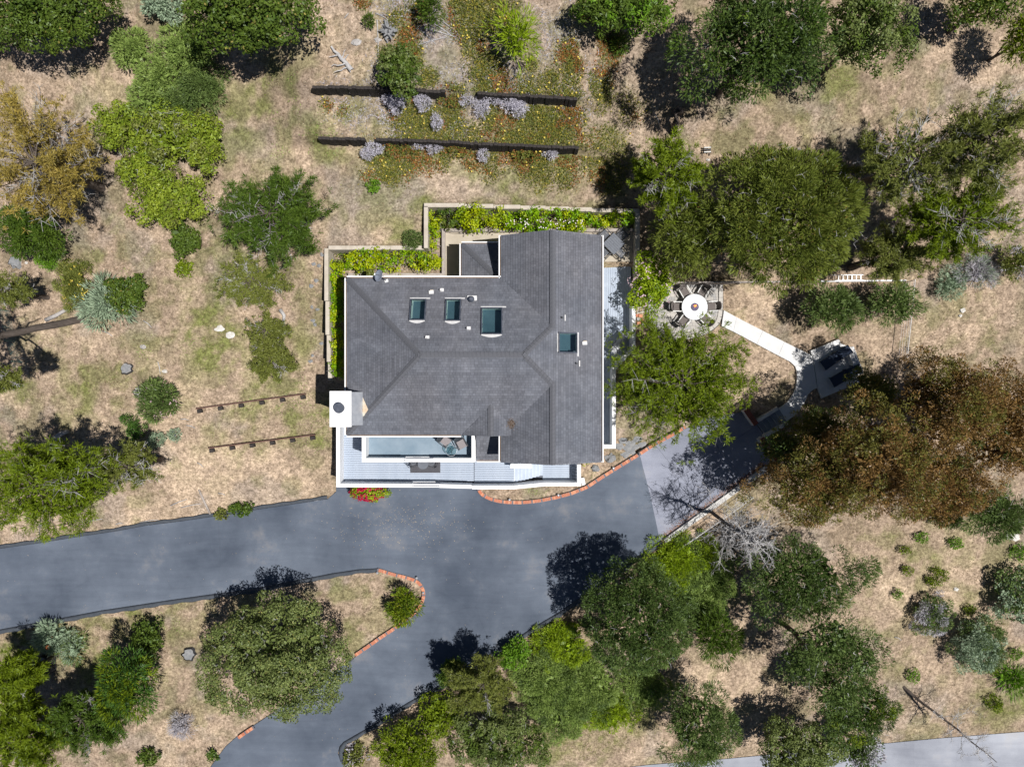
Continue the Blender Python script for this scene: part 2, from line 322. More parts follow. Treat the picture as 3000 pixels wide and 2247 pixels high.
def make_ground():
    def axis(a, d):
        core = np.arange(-a, a + 1e-6, d); out = [a]; st = d
        while out[-1] < 170: st *= 1.35; out.append(out[-1] + st)
        out = np.array(out[1:]); return np.concatenate([-out[::-1], core, out])
    xs = axis(34.5, 0.215); ys = axis(26.0, 0.215)
    X, Y = np.meshgrid(xs, ys); x = X.ravel(); y = Y.ravel(); z = H(x, y)
    gr, sa, li, ib = ground_fields(x, y)
    n1 = fbm(x, y, 4.5, 4, 1); n2 = fbm(x, y, 0.9, 4, 2); n3 = fbm(x, y, 0.35, 2, 3); n4 = fbm(x, y, 2.0, 4, 4)
    tan = np.array((.352, .272, .205)); sand = np.array((.51, .398, .295)); dry = np.array((.225, .193, .125)); brn = np.array((.222, .168, .125))
    grn = np.array((.165, .18, .06)); grey = np.array((.285, .255, .235))
    c = lerp(np.broadcast_to(tan, (len(x), 3)), dry, np.clip(sstep(.46, .62, n2) * (.35 + .6 * sstep(.4, .6, n1)), 0, 1))
    c = lerp(c, sand, np.clip(sa * sstep(.3, .55, n2 + .1 * n3) + .55 * sstep(.56, .70, n4), 0, 1))
    c = lerp(c, brn, li * sstep(.38, .6, n2) * .8)
    c = lerp(c, grey, ib * .45 + .35 * sstep(.58, .7, fbm(x, y, 2.7, 4, 8)))
    c = lerp(c, grn, np.clip(gr * (.35 + 1.1 * sstep(.42, .62, n3 * .5 + n2 * .5)) + .35 * sstep(.60, .68, fbm(x, y, 1.3, 4, 9)), 0, .95))
    c = lerp(c, np.array((.17, .165, .065)), .75 * field(x, y, ICE, 15))
    c = lerp(c, grn, .55 * field(x, y, OLIVE, 18) * sstep(.40, .62, n2))
    c = c * (0.86 + 0.3 * n3)[:, None]
    nx = len(xs); ny = len(ys); i = np.arange(nx * ny).reshape(ny, nx)
    F = np.stack([i[:-1, :-1], i[:-1, 1:], i[1:, 1:], i[1:, :-1]], -1).reshape(-1, 4)
    me = np_mesh('ground', np.stack([x, y, z], 1), F, c, 'soil')
    me.polygons.foreach_set('use_smooth', np.ones(len(F), bool))
    return tag(link('ground', me), kind='structure')
make_ground()

# ------------------------------------------------------------------ asphalt, concrete pad, public road
def asphalt_mat(name, base, dust, tint):
    m = bpy.data.materials.new(name); m.use_nodes = True; N = m.node_tree.nodes; L = m.node_tree.links; b = N['Principled BSDF']
    b.inputs['Roughness'].default_value = 0.85; b.inputs['Specular IOR Level'].default_value = 0.25
    tc = N.new('ShaderNodeTexCoord')
    def noise(scale, det, vec=None, rough=.6):
        n = N.new('ShaderNodeTexNoise'); n.inputs['Scale'].default_value = scale; n.inputs['Detail'].default_value = det; n.inputs['Roughness'].default_value = rough
        L.new(vec or tc.outputs['Object'], n.inputs['Vector']); return n
    def ramp(src, p0, p1, c0, c1):
        r = N.new('ShaderNodeValToRGB'); r.color_ramp.elements[0].position = p0; r.color_ramp.elements[1].position = p1
        r.color_ramp.elements[0].color = (*c0, 1); r.color_ramp.elements[1].color = (*c1, 1); L.new(src, r.inputs['Fac']); return r.outputs['Color']
    def mix(f, a, c, mode='MIX'):
        x = N.new('ShaderNodeMix'); x.data_type = 'RGBA'; x.blend_type = mode
        if isinstance(f, float): x.inputs['Factor'].default_value = f
        else: L.new(f, x.inputs['Factor'])
        L.new(a, x.inputs[6]); L.new(c, x.inputs[7]); return x.outputs[2]
    big = ramp(noise(.16, 5).outputs['Fac'], .35, .68, tuple(v * .82 for v in base), tuple(v * 1.3 for v in tint))
    # tyre-wear arcs: strongly stretched, warped noise
    wv = N.new('ShaderNodeTexNoise'); wv.inputs['Scale'].default_value = .12; wv.inputs['Detail'].default_value = 1; L.new(tc.outputs['Object'], wv.inputs['Vector'])
    mp = N.new('ShaderNodeMapping'); mp.inputs['Scale'].default_value = (.25, 3.0, 1); mp.inputs['Rotation'].default_value = (0, 0, -.13)
    ad = N.new('ShaderNodeVectorMath'); ad.operation = 'MULTIPLY_ADD'; ad.inputs[1].default_value = (1.6, 1.6, 0); L.new(wv.outputs['Color'], ad.inputs[0]); L.new(tc.outputs['Object'], ad.inputs[2])
    L.new(ad.outputs[0], mp.inputs['Vector'])
    streak = ramp(noise(.9, 6, mp.outputs['Vector'], .7).outputs['Fac'], .3, .72, (.90, .90, .91), (1.10, 1.10, 1.09))
    c = mix(1.0, big, streak, 'MULTIPLY')
    fine = ramp(noise(28, 4).outputs['Fac'], .3, .7, (.84, .84, .84), (1.16, 1.16, 1.16))
    c = mix(1.0, c, fine, 'MULTIPLY')
    rgb = N.new('ShaderNodeRGB'); rgb.outputs[0].default_value = (*dust, 1)
    dm = ramp(noise(.32, 9, None, .72).outputs['Fac'], .56, .80, (0, 0, 0), (.55, .55, .55))
    c = mix(dm, c, rgb.outputs[0])
    sp = ramp(noise(5.5, 3, None, .5).outputs['Fac'], .74, .80, (0, 0, 0), (.7, .7, .7))
    c = mix(sp, c, rgb.outputs[0])
    vo = N.new('ShaderNodeTexVoronoi'); vo.feature = 'DISTANCE_TO_EDGE'; vo.inputs['Scale'].default_value = .22
    L.new(ad.outputs[0], vo.inputs['Vector'])
    crk = ramp(vo.outputs['Distance'], .0, .012, (.55, .55, .55), (1, 1, 1))
    c = mix(.12, c, mix(1.0, c, crk, 'MULTIPLY'))
    L.new(c, b.inputs['Base Color'])
    bp = N.new('ShaderNodeBump'); bp.inputs['Strength'].default_value = .35; bp.inputs['Distance'].default_value = .01
    L.new(noise(45, 3).outputs['Fac'], bp.inputs['Height']); L.new(bp.outputs['Normal'], b.inputs['Normal'])
    MATS[name] = m
asphalt_mat('asphalt', (.074, .093, .128), (.27, .235, .20), (.112, .132, .166))
asphalt_mat('road_asphalt', (.23, .245, .29), (.38, .34, .29), (.30, .315, .35))
asphalt_mat('pad_concrete', (.20, .215, .27), (.30, .28, .27), (.235, .25, .305))
pm('berm', (.05, .06, .075), (.075, .085, .10), scale=6, rough=.9, bump=.4)
pm('concrete', (.50, .49, .47), (.62, .61, .59), scale=3, rough=.9, bump=.2, bscale=60)
pm('concrete_old', (.42, .37, .30), (.54, .49, .42), scale=2.5, rough=.92, bump=.3, bscale=40)
pm('path_concrete', (.58, .58, .58), (.68, .68, .67), scale=2, rough=.85, bump=.15, bscale=80)
o = MB().prism(DRIVE_W, -.25, 0.0).build('driveway', 'asphalt'); tag(o, kind='structure')
o = MB().prism(ROAD_W, -2.8, -2.5).build('public_road', 'road_asphalt'); tag(o, kind='structure')
# concrete parking pad in four cast panels with open joints
pad = thing('parking_pad', None, None, (*W(2060, 1400), 0)); pad['kind'] = 'structure'
def clip_half(P, a, b, keep=0.006):
    """part of polygon P on the left of the line a->b, held back from the line"""
    ax, ay = a; dx, dy = b[0] - ax, b[1] - ay; l = math.hypot(dx, dy)
    s = lambda p: (dx * (p[1] - ay) - dy * (p[0] - ax)) / l - keep
    out = []
    for i in range(len(P)):
        p, q = P[i], P[(i + 1) % len(P)]; sp, sq = s(p), s(q)
        if sp >= 0: out.append(p)
        if (sp < 0) != (sq < 0):
            t = sp / (sp - sq); out.append((p[0] + t * (q[0] - p[0]), p[1] + t * (q[1] - p[1])))
    return out
l1 = (W(1897, 1462), W(2215, 1247)); l2 = (W(1925, 1310), W(2070, 1490)); l3 = (W(2095, 1300), W(2195, 1425))
padi = clip_half(PAD_W, *wp([(1933, 1584), (1875, 1335)]), .004) if False else PAD_W
for sa in (l1, l1[::-1]):
    A = clip_half(padi, *sa)
    for lo, hi in ((None, l2), (l2, l3), (l3, None)):
        B = A
        if hi: B = clip_half(B, hi[0], hi[1]) if False else clip_half(B, hi[1], hi[0])
        if lo: B = clip_half(B, lo[0], lo[1])
        if len(B) > 2: MB().prism(B, -.2, .012).build('slab', 'pad_concrete', pad)

def offset_line(P, d):
    out = []
    for i in range(len(P)):
        a = Vector(P[max(i-1, 0)]); b = Vector(P[min(i+1, len(P)-1)]); t = (b - a).normalized(); out.append((P[i][0] - t.y * d, P[i][1] + t.x * d))
    return out
def resample(P, step):
    P = [Vector(p) for p in P]; L = [0]
    for i in range(1, len(P)): L.append(L[-1] + (P[i] - P[i-1]).length)
    n = max(2, int(round(L[-1] / step)) + 1); out = []
    for k in range(n):
        s = L[-1] * k / (n - 1); i = 1
        while i < len(P) - 1 and L[i] < s: i += 1
        t = (s - L[i-1]) / max(1e-9, L[i] - L[i-1]); out.append(P[i-1].lerp(P[i], t))
    return out
def berm(name, label, pts, side, w=.32, h=.13):
    """rounded asphalt kerb swept along the driveway's edge"""
    C = resample(wp(pts), .35); prof = [(-.0, -.08), (.02, .03), (.07, h * .8), (.15, h), (.23, h * .75), (w, -.06)]
    vs = []; fs = []; n = len(prof)
    for i, p in enumerate(C):
        a = C[max(i-1, 0)]; b = C[min(i+1, len(C)-1)]; t = (b - a).normalized(); nx = Vector((-t.y, t.x)) * side
        j = 1 + .12 * math.sin(i * 1.7) + .06 * math.sin(i * .53)
        for u, v in prof: vs.append((p.x + nx.x * u * j, p.y + nx.y * u * j, v * j))
    for i in range(len(C) - 1):
        for k in range(n - 1): fs.append((i*n+k, (i+1)*n+k, (i+1)*n+k+1, i*n+k+1))
    r = thing(name, label, 'kerb', (*C[0], 0))
    MB().add(vs, fs).build('kerb_body', 'berm', r, smooth=True); return r
berm('asphalt_kerb', 'dark asphalt kerb along the lower side of the left driveway arm', [(-200,1884),(0,1843),(150,1815),(298,1787),(497,1757),(620,1740),(746,1723.5),(860,1701),(970,1679),(1050,1667),(1106,1663)], -1)
berm('asphalt_kerb', 'thin asphalt edge strip between the left driveway and the sandy bank', [(0,1607),(120,1590),(239,1571),(340,1556),(428,1539.5),(530,1527),(622,1513.6),(690,1503),(758,1492),(860,1477),(960,1462)], 1, w=.2, h=.07)
berm('asphalt_kerb', 'dark asphalt kerb along the shrub side of the lower driveway', [(1020,2250),(997,2230),(990,2206),(994,2186),(1006,2172),(1030,2158),(1096,2120),(1192,2058),(1288.6,2005),(1390,1942),(1486,1885),(1560,1838),(1644.6,1788),(1755,1712),(1861,1634),(1935,1584)], -1)

# ------------------------------------------------------------------ brick edgings, every brick its own piece
pm('brick_red', (.40, .135, .075), (.52, .20, .12), scale=14, rough=.9, bump=.3)
pm('brick_orange', (.55, .22, .12), (.62, .30, .18), scale=14, rough=.9, bump=.3)
pm('brick_dark', (.12, .11, .13), (.20, .17, .18), scale=14, rough=.9, bump=.3)
pm('mortar', (.40, .37, .34), (.5, .46, .42), scale=10, rough=.95)
def brick_mesh(mat, l=.2, w=.094, h=.11):
    b = MB().box(-w/2, 0, -h, w/2, l, 0).mesh('brick', mat); return b
BM = [brick_mesh('brick_red'), brick_mesh('brick_orange'), brick_mesh('brick_red'), brick_mesh('brick_dark')]
def edging(label, pts, side, ztop=.13, z=0.0, step=.106, l=.2, meshes=None, pattern=True, name='brick_edging'):
    C = resample(wp(pts, z + ztop), step); r = thing(name, label, 'edging', (C[0].x, C[0].y, z)); rr = random.Random(len(C))
    base = []
    for i in range(len(C) - 1):
        a, b = C[i], C[i+1]; m = (a + b) / 2; t = (b - a).normalized(); nrm = Vector((-t.y, t.x)) * side
        if side < 0: ang = math.atan2(t.y, t.x) + math.pi
        else: ang = math.atan2(t.y, t.x)
        k = (3 if i % 6 == 0 else rr.choice((0, 1, 2, 0))) if pattern else rr.choice((0, 0, 2))
        o = link('brick', (meshes or BM)[k], r); o.location = (m.x, m.y, z + ztop + rr.uniform(-.006, .006)); o.rotation_euler = (rr.uniform(-.03, .03), rr.uniform(-.03, .03), ang + rr.uniform(-.02, .02))
        base.append((m, nrm))
    vs = []; fs = []
    for m, nrm in base:
        for u, v in ((-.004, -.12), (-.004, ztop - .012), (l + .006, ztop - .012), (l + .006, -.12)): vs.append((m.x + nrm.x * u, m.y + nrm.y * u, z + v))
    for i in range(len(base) - 1):
        for k in range(3): fs.append((i*4+k, (i+1)*4+k, (i+1)*4+k+1, i*4+k+1))
    MB().add(vs, fs).build('mortar_bed', 'mortar', r); return r
edging('red and grey brick edging curving below the front deck', KERB_HOUSE, 1, ztop=.16)
edging('red brick edging between the planted bed and the grey parking pad', KERB_PAD, 1, ztop=.42)
edging('curved brick edging round the tip of the driveway island', ISLAND_TIP, -1)
edging('straight brick edging on the lower right side of the driveway island', ISLAND_LOW, -1)
edging('short brick edging at the foot of the big grey-green oak by the driveway', [(741,2126),(715,2143),(695,2157)], 1)
# ================================================================== HOUSE
pm('shingle', (.118, .124, .145), (.158, .164, .186), scale=1.4, rough=.92, bump=.35, attr='Col', spec=.2, detail=8, bscale=70)
pm('shingle_cap', (.085, .088, .10), (.13, .134, .15), scale=5, rough=.92, bump=.35, spec=.2, bscale=70)
pm('white_paint', (.78, .78, .78), (.84, .84, .84), scale=1.2, rough=.6, bump=.05)
pm('stucco', (.70, .69, .66), (.76, .75, .72), scale=3, rough=.9, bump=.25, bscale=60)
pm('gutter_debris', (.16, .10, .06), (.26, .19, .13), scale=9, rough=1)
pm('deck_board', (.33, .385, .47), (.42, .475, .56), scale=1.0, rough=.7, stretch=(1, 1, 1), bump=.1)
pm('membrane', (.15, .215, .275), (.235, .30, .36), scale=.8, rough=.55, detail=7)
pm('metal_grey', (.42, .44, .48), (.55, .57, .60), scale=4, rough=.45, metal=.5)
pm('rusty_cream', (.62, .60, .52), (.58, .40, .24), scale=2.2, rough=.8, detail=7)
pm('black_metal', (.025, .028, .035), (.05, .055, .065), scale=8, rough=.5)
pm('dark_frame', (.05, .06, .08), (.09, .10, .13), scale=6, rough=.4)
pm('pale_well', (.66, .72, .68), (.74, .78, .74), scale=2, rough=.8)
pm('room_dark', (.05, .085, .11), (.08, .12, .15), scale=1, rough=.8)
pm('flashing', (.56, .55, .54), (.70, .70, .70), scale=6, rough=.5)
glass_mat('pane_glass', (.78, .92, .92), .12)
glass_mat('clear_glass', (.80, .90, .90), .10)
S = .52; ZE = 6.8
def w2(a, b, z): return W(a, b, z)
XW, YN, YS = -9.13, 5.82, -2.84; HALF = (YN - YS) / 2; YR = YS + HALF; ZR = ZE + S * HALF
GX0, GX1 = -.62, 4.94; GXR = (GX0 + GX1) / 2; ZG = ZE + S * (GXR - GX0); GYN, GYS = 8.18, -4.35
RXE = GXR - (ZR - ZG) / S                     # east end of the main ridge
yV1 = YN - (GXR - GX0); yV2 = YS + (GXR - GX0)
XD = -1.15; ZD = 7.66; DH = (ZD - ZE) / S; yD = YS + (ZD - ZE) / S; YD = -2.86
xq = (-(-YS + GX0) + 0) # placeholder
# valley dormer-east / main-south meets valley main-south / gable-west
vx = (yD + XD - YS + GX0) / 2; vy = yD - (vx - XD)
SLOPES = [  # name, polygon, eave point, uphill direction, eave height
 ('w', [(XW,YS),(XW+HALF,YR),(XW,YN)], (XW,0), (1,0), ZE),
 ('n', [(XW,YN),(XW+HALF,YR),(RXE,YR),(GXR,yV1),(GX0,YN)], (0,YN), (0,-1), ZE),
 ('s', [(XW,YS),(XD-DH,YS),(XD,yD),(vx,vy),(GXR,yV2),(RXE,YR),(XW+HALF,YR)], (0,YS), (0,1), ZE),
 ('e', [(GX1,GYS),(GX1,GYN),(GXR,GYN),(GXR,yV1),(RXE,YR),(GXR,yV2),(GXR,GYS)], (GX1,0), (-1,0), ZE),
 ('gn', [(GX0,GYN),(GX0,YN),(GXR,yV1),(GXR,GYN)], (GX0,0), (1,0), ZE),
 ('gs', [(GX0,GYS),(GXR,GYS),(GXR,yV2),(vx,vy),(vx,YD),(GX0,YD)], (GX0,0), (1,0), ZE),
 ('dw', [(XD-DH,YD),(XD,YD),(XD,yD)], (XD-DH,0), (1,0), ZE),
 ('de', [(XD,YD),(vx,YD),(vx,vy),(XD,yD)], (XD+DH,0), (-1,0), ZE),
]
BX0, BX1, BY0, BY1, BZ = -2.92, -.5, 5.42, 8.08, 4.95
SLOPES += [('bw', [(BX0,BY0),(BX1,BY0),(BX1,BY1-(BX1-BX0)),(BX0,BY1)], (BX0,0), (1,0), BZ),
           ('bn', [(BX0,BY1),(BX1,BY1-(BX1-BX0)),(BX1,BY1)], (0,BY1), (0,-1), BZ)]
PX0, PX1, PY0, PY1 = -2.06, -.42, -4.46, -2.3
SLOPES += [('p', [(PX0,PY0),(PX1,PY0),(PX1,PY1),(PX0,PY1)], (0,PY0), (0,1), 4.7)]
def skyrect(x0, y0, x1, y1, z): a = W(x0, y0, z); b = W(x1, y1, z); return (a[0], b[1], b[0], a[1])
SKYL = [('n', skyrect(1205,878,1246,938,7.6)), ('n', skyrect(1308,878,1348,940,7.6)), ('n', skyrect(1413,903,1469,979,7.9)), ('e', skyrect(1638,978,1689,1032,7.6))]
def clip_rect(P, x0, y0, x1, y1):
    for ax, v, sg in ((0, x0, 1), (0, x1, -1), (1, y0, 1), (1, y1, -1)):
        out = []
        for i in range(len(P)):
            p, q = P[i], P[(i+1) % len(P)]; sp = sg * (p[ax] - v); sq = sg * (q[ax] - v)
            if sp >= 0: out.append(p)
            if (sp < 0) != (sq < 0):
                t = sp / (sp - sq); out.append((p[0] + t*(q[0]-p[0]), p[1] + t*(q[1]-p[1])))
        P = out
        if len(P) < 3: return []
    return P
house = thing('house', 'two-storey white house with hipped grey shingle roof', 'house', (-2, 0, 0))
def planez(e, u, z0, x, y): return z0 + S * ((x - e[0]) * u[0] + (y - e[1]) * u[1])
roof_parts = {}
def roof_slope(nm, poly, e, u, z0, slope=None):
    rr = random.Random(hash(nm) % 1000 if False else sum(map(ord, nm)))
    holes = [r for k, r in SKYL if k == nm]
    # sheathing under the shingles, open at the skylights
    xs = sorted([-99, 99] + [v for r in holes for v in (r[0], r[2])]); ys = sorted([-99, 99] + [v for r in holes for v in (r[1], r[3])])
    dk = MB()
    for i in range(len(xs)-1):
        for j in range(len(ys)-1):
            cx, cy = (xs[i]+xs[i+1])/2, (ys[j]+ys[j+1])/2
            if any(r[0] < cx < r[2] and r[1] < cy < r[3] for r in holes): continue
            Q = clip_rect(poly, xs[i], ys[j], xs[i+1], ys[j+1])
            if len(Q) > 2 and abs(sum(Q[k][0]*Q[(k+1)%len(Q)][1]-Q[(k+1)%len(Q)][0]*Q[k][1] for k in range(len(Q)))) > 1e-4:
                P3 = [(x, y, planez(e, u, z0, x, y) - .02) for x, y in Q]
                P4 = [(x, y, z - .09) for x, y, z in P3]; n = len(P3)
                dk.add(P3 + P4, [tuple(range(n)), tuple(range(n, 2*n))[::-1]] + [(k, k+n, (k+1)%n+n, (k+1)%n) for k in range(n)])
    d = dk.build('roof_slope', 'shingle_cap', house)
    # shingle tabs
    ex, tw = .138, .178
    hx = u[0] != 0
    run = [((x - e[0]) * u[0] + (y - e[1]) * u[1]) for x, y in poly]; along = [(y if hx else x) for x, y in poly]
    V = []; Fc = []; C = []
    c = 0; t = min(run) - .02
    pl = poly
    while t < max(run):
        s = min(along) - rr.random() * tw - .1; rowv = rr.uniform(.92, 1.06)
        while s < max(along):
            wd = tw * rr.uniform(.8, 1.25)
            t1 = t + ex - .009
            if hx:
                xa = e[0] + u[0]*t; xb = e[0] + u[0]*t1; q = (min(xa,xb), s, max(xa,xb), s+wd-.007)
            else:
                ya = e[1] + u[1]*t; yb = e[1] + u[1]*t1; q = (s, min(ya,yb), s+wd-.007, max(ya,yb))
            cx, cy = (q[0]+q[2])/2, (q[1]+q[3])/2
            s += wd
            if any(r[0]-.02 < cx < r[2]+.02 and r[1]-.02 < cy < r[3]+.02 for r in holes): continue
            Q = clip_rect(pl, *q)
            if len(Q) < 3: continue
            val = rowv * rr.uniform(.86, 1.10); lift = rr.uniform(.005, .011)
            n0 = len(V); tt = []
            for x, y in Q:
                tq = ((x - e[0]) * u[0] + (y - e[1]) * u[1]); k = 1 - (tq - t) / (t1 - t); tt.append(tq)
                V.append((x, y, planez(e, u, z0, x, y) + .004 + lift * k))
            m = len(Q); V += [(x, y, planez(e, u, z0, x, y) - .012) for x, y in Q]
            C += [val] * (2 * m)
            Fc.append(tuple(range(n0, n0+m)))
            for k in range(m):
                k2 = (k+1) % m
                Fc.append((n0+k, n0+m+k, n0+m+k2, n0+k2))
        t += ex
    me = bpy.data.meshes.new('shingles'); me.from_pydata(V, [], Fc)
    ca = me.color_attributes.new('Col', 'FLOAT_COLOR', 'POINT'); a = np.ones((len(V), 4), np.float32)
    vv = np.array(V); st = .80 + .40 * fbm(vv[:, 0] * (.5 if hx else 2.2), vv[:, 1] * (2.2 if hx else .5), 1.6, 4, 21)
    c0 = np.array(C) * st; wm = fbm(vv[:, 0], vv[:, 1], 2.2, 3, 31)
    a[:, 0] = c0 * (1 + .08 * (wm - .5)); a[:, 1] = c0; a[:, 2] = c0 * (1 - .06 * (wm - .5)); ca.data.foreach_set('color', a.ravel()); me.materials.append(MATS['shingle'])
    so = link('shingles', me, d); so['kind'] = 'stuff'; return d
for a in SLOPES: roof_parts[a[0]] = roof_slope(*a)
# hip and ridge caps: one folded piece each
def cap_mesh():
    w, l, t = .15, .27, .012
    vs = [(-w,0,-.055),(0,0,0),(w,0,-.055),(-w,l,-.055+.02),(0,l,.02),(w,l,-.055+.02)]
    vs = [(x, y, z + t + .014) for x, y, z in vs] + [(x, y, z - .03) for x, y, z in vs]
    return MB().add(vs, [(0,1,4,3),(1,2,5,4),(3,4,10,9),(4,5,11,10),(0,3,9,6),(2,8,11,5),(0,6,7,1),(1,7,8,2)]).mesh('ridge_cap', 'shingle_cap')
CAP = cap_mesh()
def caps(a, b, part):
    a = Vector(a); b = Vector(b); d = b - a; n = int(d.length / .215)
    for i in range(n):
        o = link('ridge_cap', CAP, part); p = a.lerp(b, (i + .15) / n); o.location = p
        yaw = math.atan2(-d.x, d.y); pit = math.atan2(d.z, math.hypot(d.x, d.y))
        o.rotation_euler = (pit, random.uniform(-.03, .03), yaw + random.uniform(-.02, .02))
caps((XW,YN,ZE), (XW+HALF,YR,ZR), roof_parts['n']); caps((XW,YS,ZE), (XW+HALF,YR,ZR), roof_parts['s'])
caps((RXE,YR,ZR), (XW+HALF,YR,ZR), roof_parts['s'])
caps((GXR,yV1,ZG), (RXE,YR,ZR), roof_parts['n']); caps((GXR,yV2,ZG), (RXE,YR,ZR), roof_parts['e'])
caps((GXR,GYN,ZG), (GXR,yV1,ZG), roof_parts['gn']); caps((GXR,GYS,ZG), (GXR,yV2,ZG), roof_parts['gs'])
caps((XD,YD,ZD), (XD,yD,ZD), roof_parts['dw']); caps((BX0,BY1,BZ), (BX1,BY1-(BX1-BX0),BZ+S*(BX1-BX0)), roof_parts['bw'])
# gutters with debris, rake trim
def gutter(p, q, inward):
    p = Vector(p); q = Vector(q); i = Vector((*inward, 0))
    b = MB(); o = -i * .05
    b.bar(p - i*.085 + Vector((0,0,-.03)), q - i*.085 + Vector((0,0,-.03)), .06, .13)
    b.bar(p - i*.01 + Vector((0,0,-.11)), q - i*.01 + Vector((0,0,-.11)), .12, .014)
    gt = b.build('gutter', 'white_paint', house)
    MB().bar(p - i*.02 + Vector((0,0,-.085)), q - i*.02 + Vector((0,0,-.085)), .06, .04).build('leaf_debris', 'gutter_debris', gt)
gutter((XW,YS,ZE),(XW,YN,ZE),(1,0)); gutter((XW,YN,ZE),(GX0,YN,ZE),(0,-1)); gutter((XW,YS,ZE),(XD-DH,YS,ZE),(0,1))
gutter((GX0,YN,ZE),(GX0,GYN,ZE),(1,0)); gutter((GX1,GYS,ZE),(GX1,GYN,ZE),(-1,0)); gutter((GX0,GYS,ZE),(GX0,YS,ZE),(1,0))
gutter((BX0,BY0,BZ),(BX0,BY1,BZ),(1,0)); gutter((BX0,BY1,BZ),(BX1,BY1,BZ),(0,-1)); gutter((PX0,PY0,4.7),(PX1,PY0,4.7),(0,1))
for yy, sg in ((GYN, 1), (GYS, -1)):
    b = MB()
    for xa in (GX0, GX1): b.bar((xa, yy - sg*.03, ZE - .10), (GXR, yy - sg*.03, ZG - .10), .05, .16)
    b.build('barge_board', 'white_paint', house)
# walls
WX0, WX1, WY0, WY1 = -8.68, 4.5, -2.40, 5.38
wall = MB().prism([(WX0,WY0),(-.2,WY0),(-.2,-3.9),(WX1,-3.9),(WX1,7.75),(-.2,7.75),(-.2,WY1),(WX0,WY1)], -.6, 6.7).build('wall', 'stucco', house)
MB().prism([(-2.55,5.3),(-.25,5.3),(-.25,7.7),(-2.55,7.7)], 2.0, 4.85).build('wall', 'stucco', house)
gb = MB()
for yy, sg in ((7.75, 1), (-3.9, -1)): gb.add([(-.2, yy-.05, 6.69), (WX1, yy-.05, 6.69), (GXR, yy-.05, ZG-.15), (-.2, yy, 6.69), (WX1, yy, 6.69), (GXR, yy, ZG-.15)], [(0,1,2),(5,4,3),(0,3,4,1),(1,4,5,2),(2,5,3,0)])
gb.build('gable_wall', 'stucco', house)
MB().add([(XD-1.3,YD+.45,6.7),(XD+1.0,YD+.45,6.7),(XD,YD+.45,ZD-.12),(XD-1.3,YD+.4,6.7),(XD+1.0,YD+.4,6.7),(XD,YD+.4,ZD-.12)],[(0,1,2),(5,4,3),(0,3,4,1),(1,4,5,2),(2,5,3,0)]).build('gable_wall', 'stucco', house)
MB().prism([(-2.1,-4.2),(-.45,-4.2),(-.45,-2.45),(-2.1,-2.45)], 1.8, 4.6).build('entry_wall', 'stucco', house)
# soffits close the eaves
sf = MB(); sf.prism([(XW+.02,YS+.02),(GX0,YS+.02),(GX0,GYS+.02),(GX1-.02,GYS+.02),(GX1-.02,GYN-.02),(GX0+.02,GYN-.02),(GX0+.02,YN-.02),(XW+.02,YN-.02)], 6.62, 6.66); sf.build('soffit', 'white_paint', house)
def window(x0, y0, z0, x1, y1, z1, part=True):
    """window or glazed door on a wall: frame bars and pane, face box given"""
    if abs(x1 - x0) > abs(y1 - y0):
        f = MB(); f.box(x0, y0, z0, x0+.07, y1, z1); f.box(x1-.07, y0, z0, x1, y1, z1); f.box(x0+.07, y0, z1-.07, x1-.07, y1, z1); f.box(x0+.07, y0, z0, x1-.07, y1, z0+.07); f.box((x0+x1)/2-.03, y0, z0+.07, (x0+x1)/2+.03, y1, z1-.07)
        o = f.build('window', 'white_paint', house); ym = (y0 + y1) / 2
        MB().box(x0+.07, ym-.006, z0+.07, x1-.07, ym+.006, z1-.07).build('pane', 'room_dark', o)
    else:
        f = MB(); f.box(x0, y0, z0, x1, y0+.07, z1); f.box(x0, y1-.07, z0, x1, y1, z1); f.box(x0, y0+.07, z1-.07, x1, y1-.07, z1); f.box(x0, y0+.07, z0, x1, y1-.07, z0+.07); f.box(x0, (y0+y1)/2-.03, z0+.07, x1, (y0+y1)/2+.03, z1-.07)
        o = f.build('window', 'white_paint', house); xm = (x0 + x1) / 2
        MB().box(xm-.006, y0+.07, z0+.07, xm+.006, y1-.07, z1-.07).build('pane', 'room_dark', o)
for x in (-7.6, -5.2): window(x, WY0-.05, 4.35, x+1.9, WY0-.003, 6.35)
for x in (-7.6, -4.6): window(x, WY0-.05, 1.85, x+2.2, WY0-.003, 3.95)
window(1.2, -3.95, 4.6, 3.2, -3.903, 6.2)
for y in (-2.6, .4, 3.6): window(WX1+.003, y, 2.3, WX1+.05, y+1.9, 4.4)
for y in (-.5, 3.2): window(WX0-.05, y, 4.5, WX0-.003, y+1.4, 6.0)
for x in (-7.0, -4.4): window(x, WY1+.003, 4.6, x+1.2, WY1+.05, 5.9)
window(1.0, 7.753, 4.4, 2.8, 7.80, 6.0)
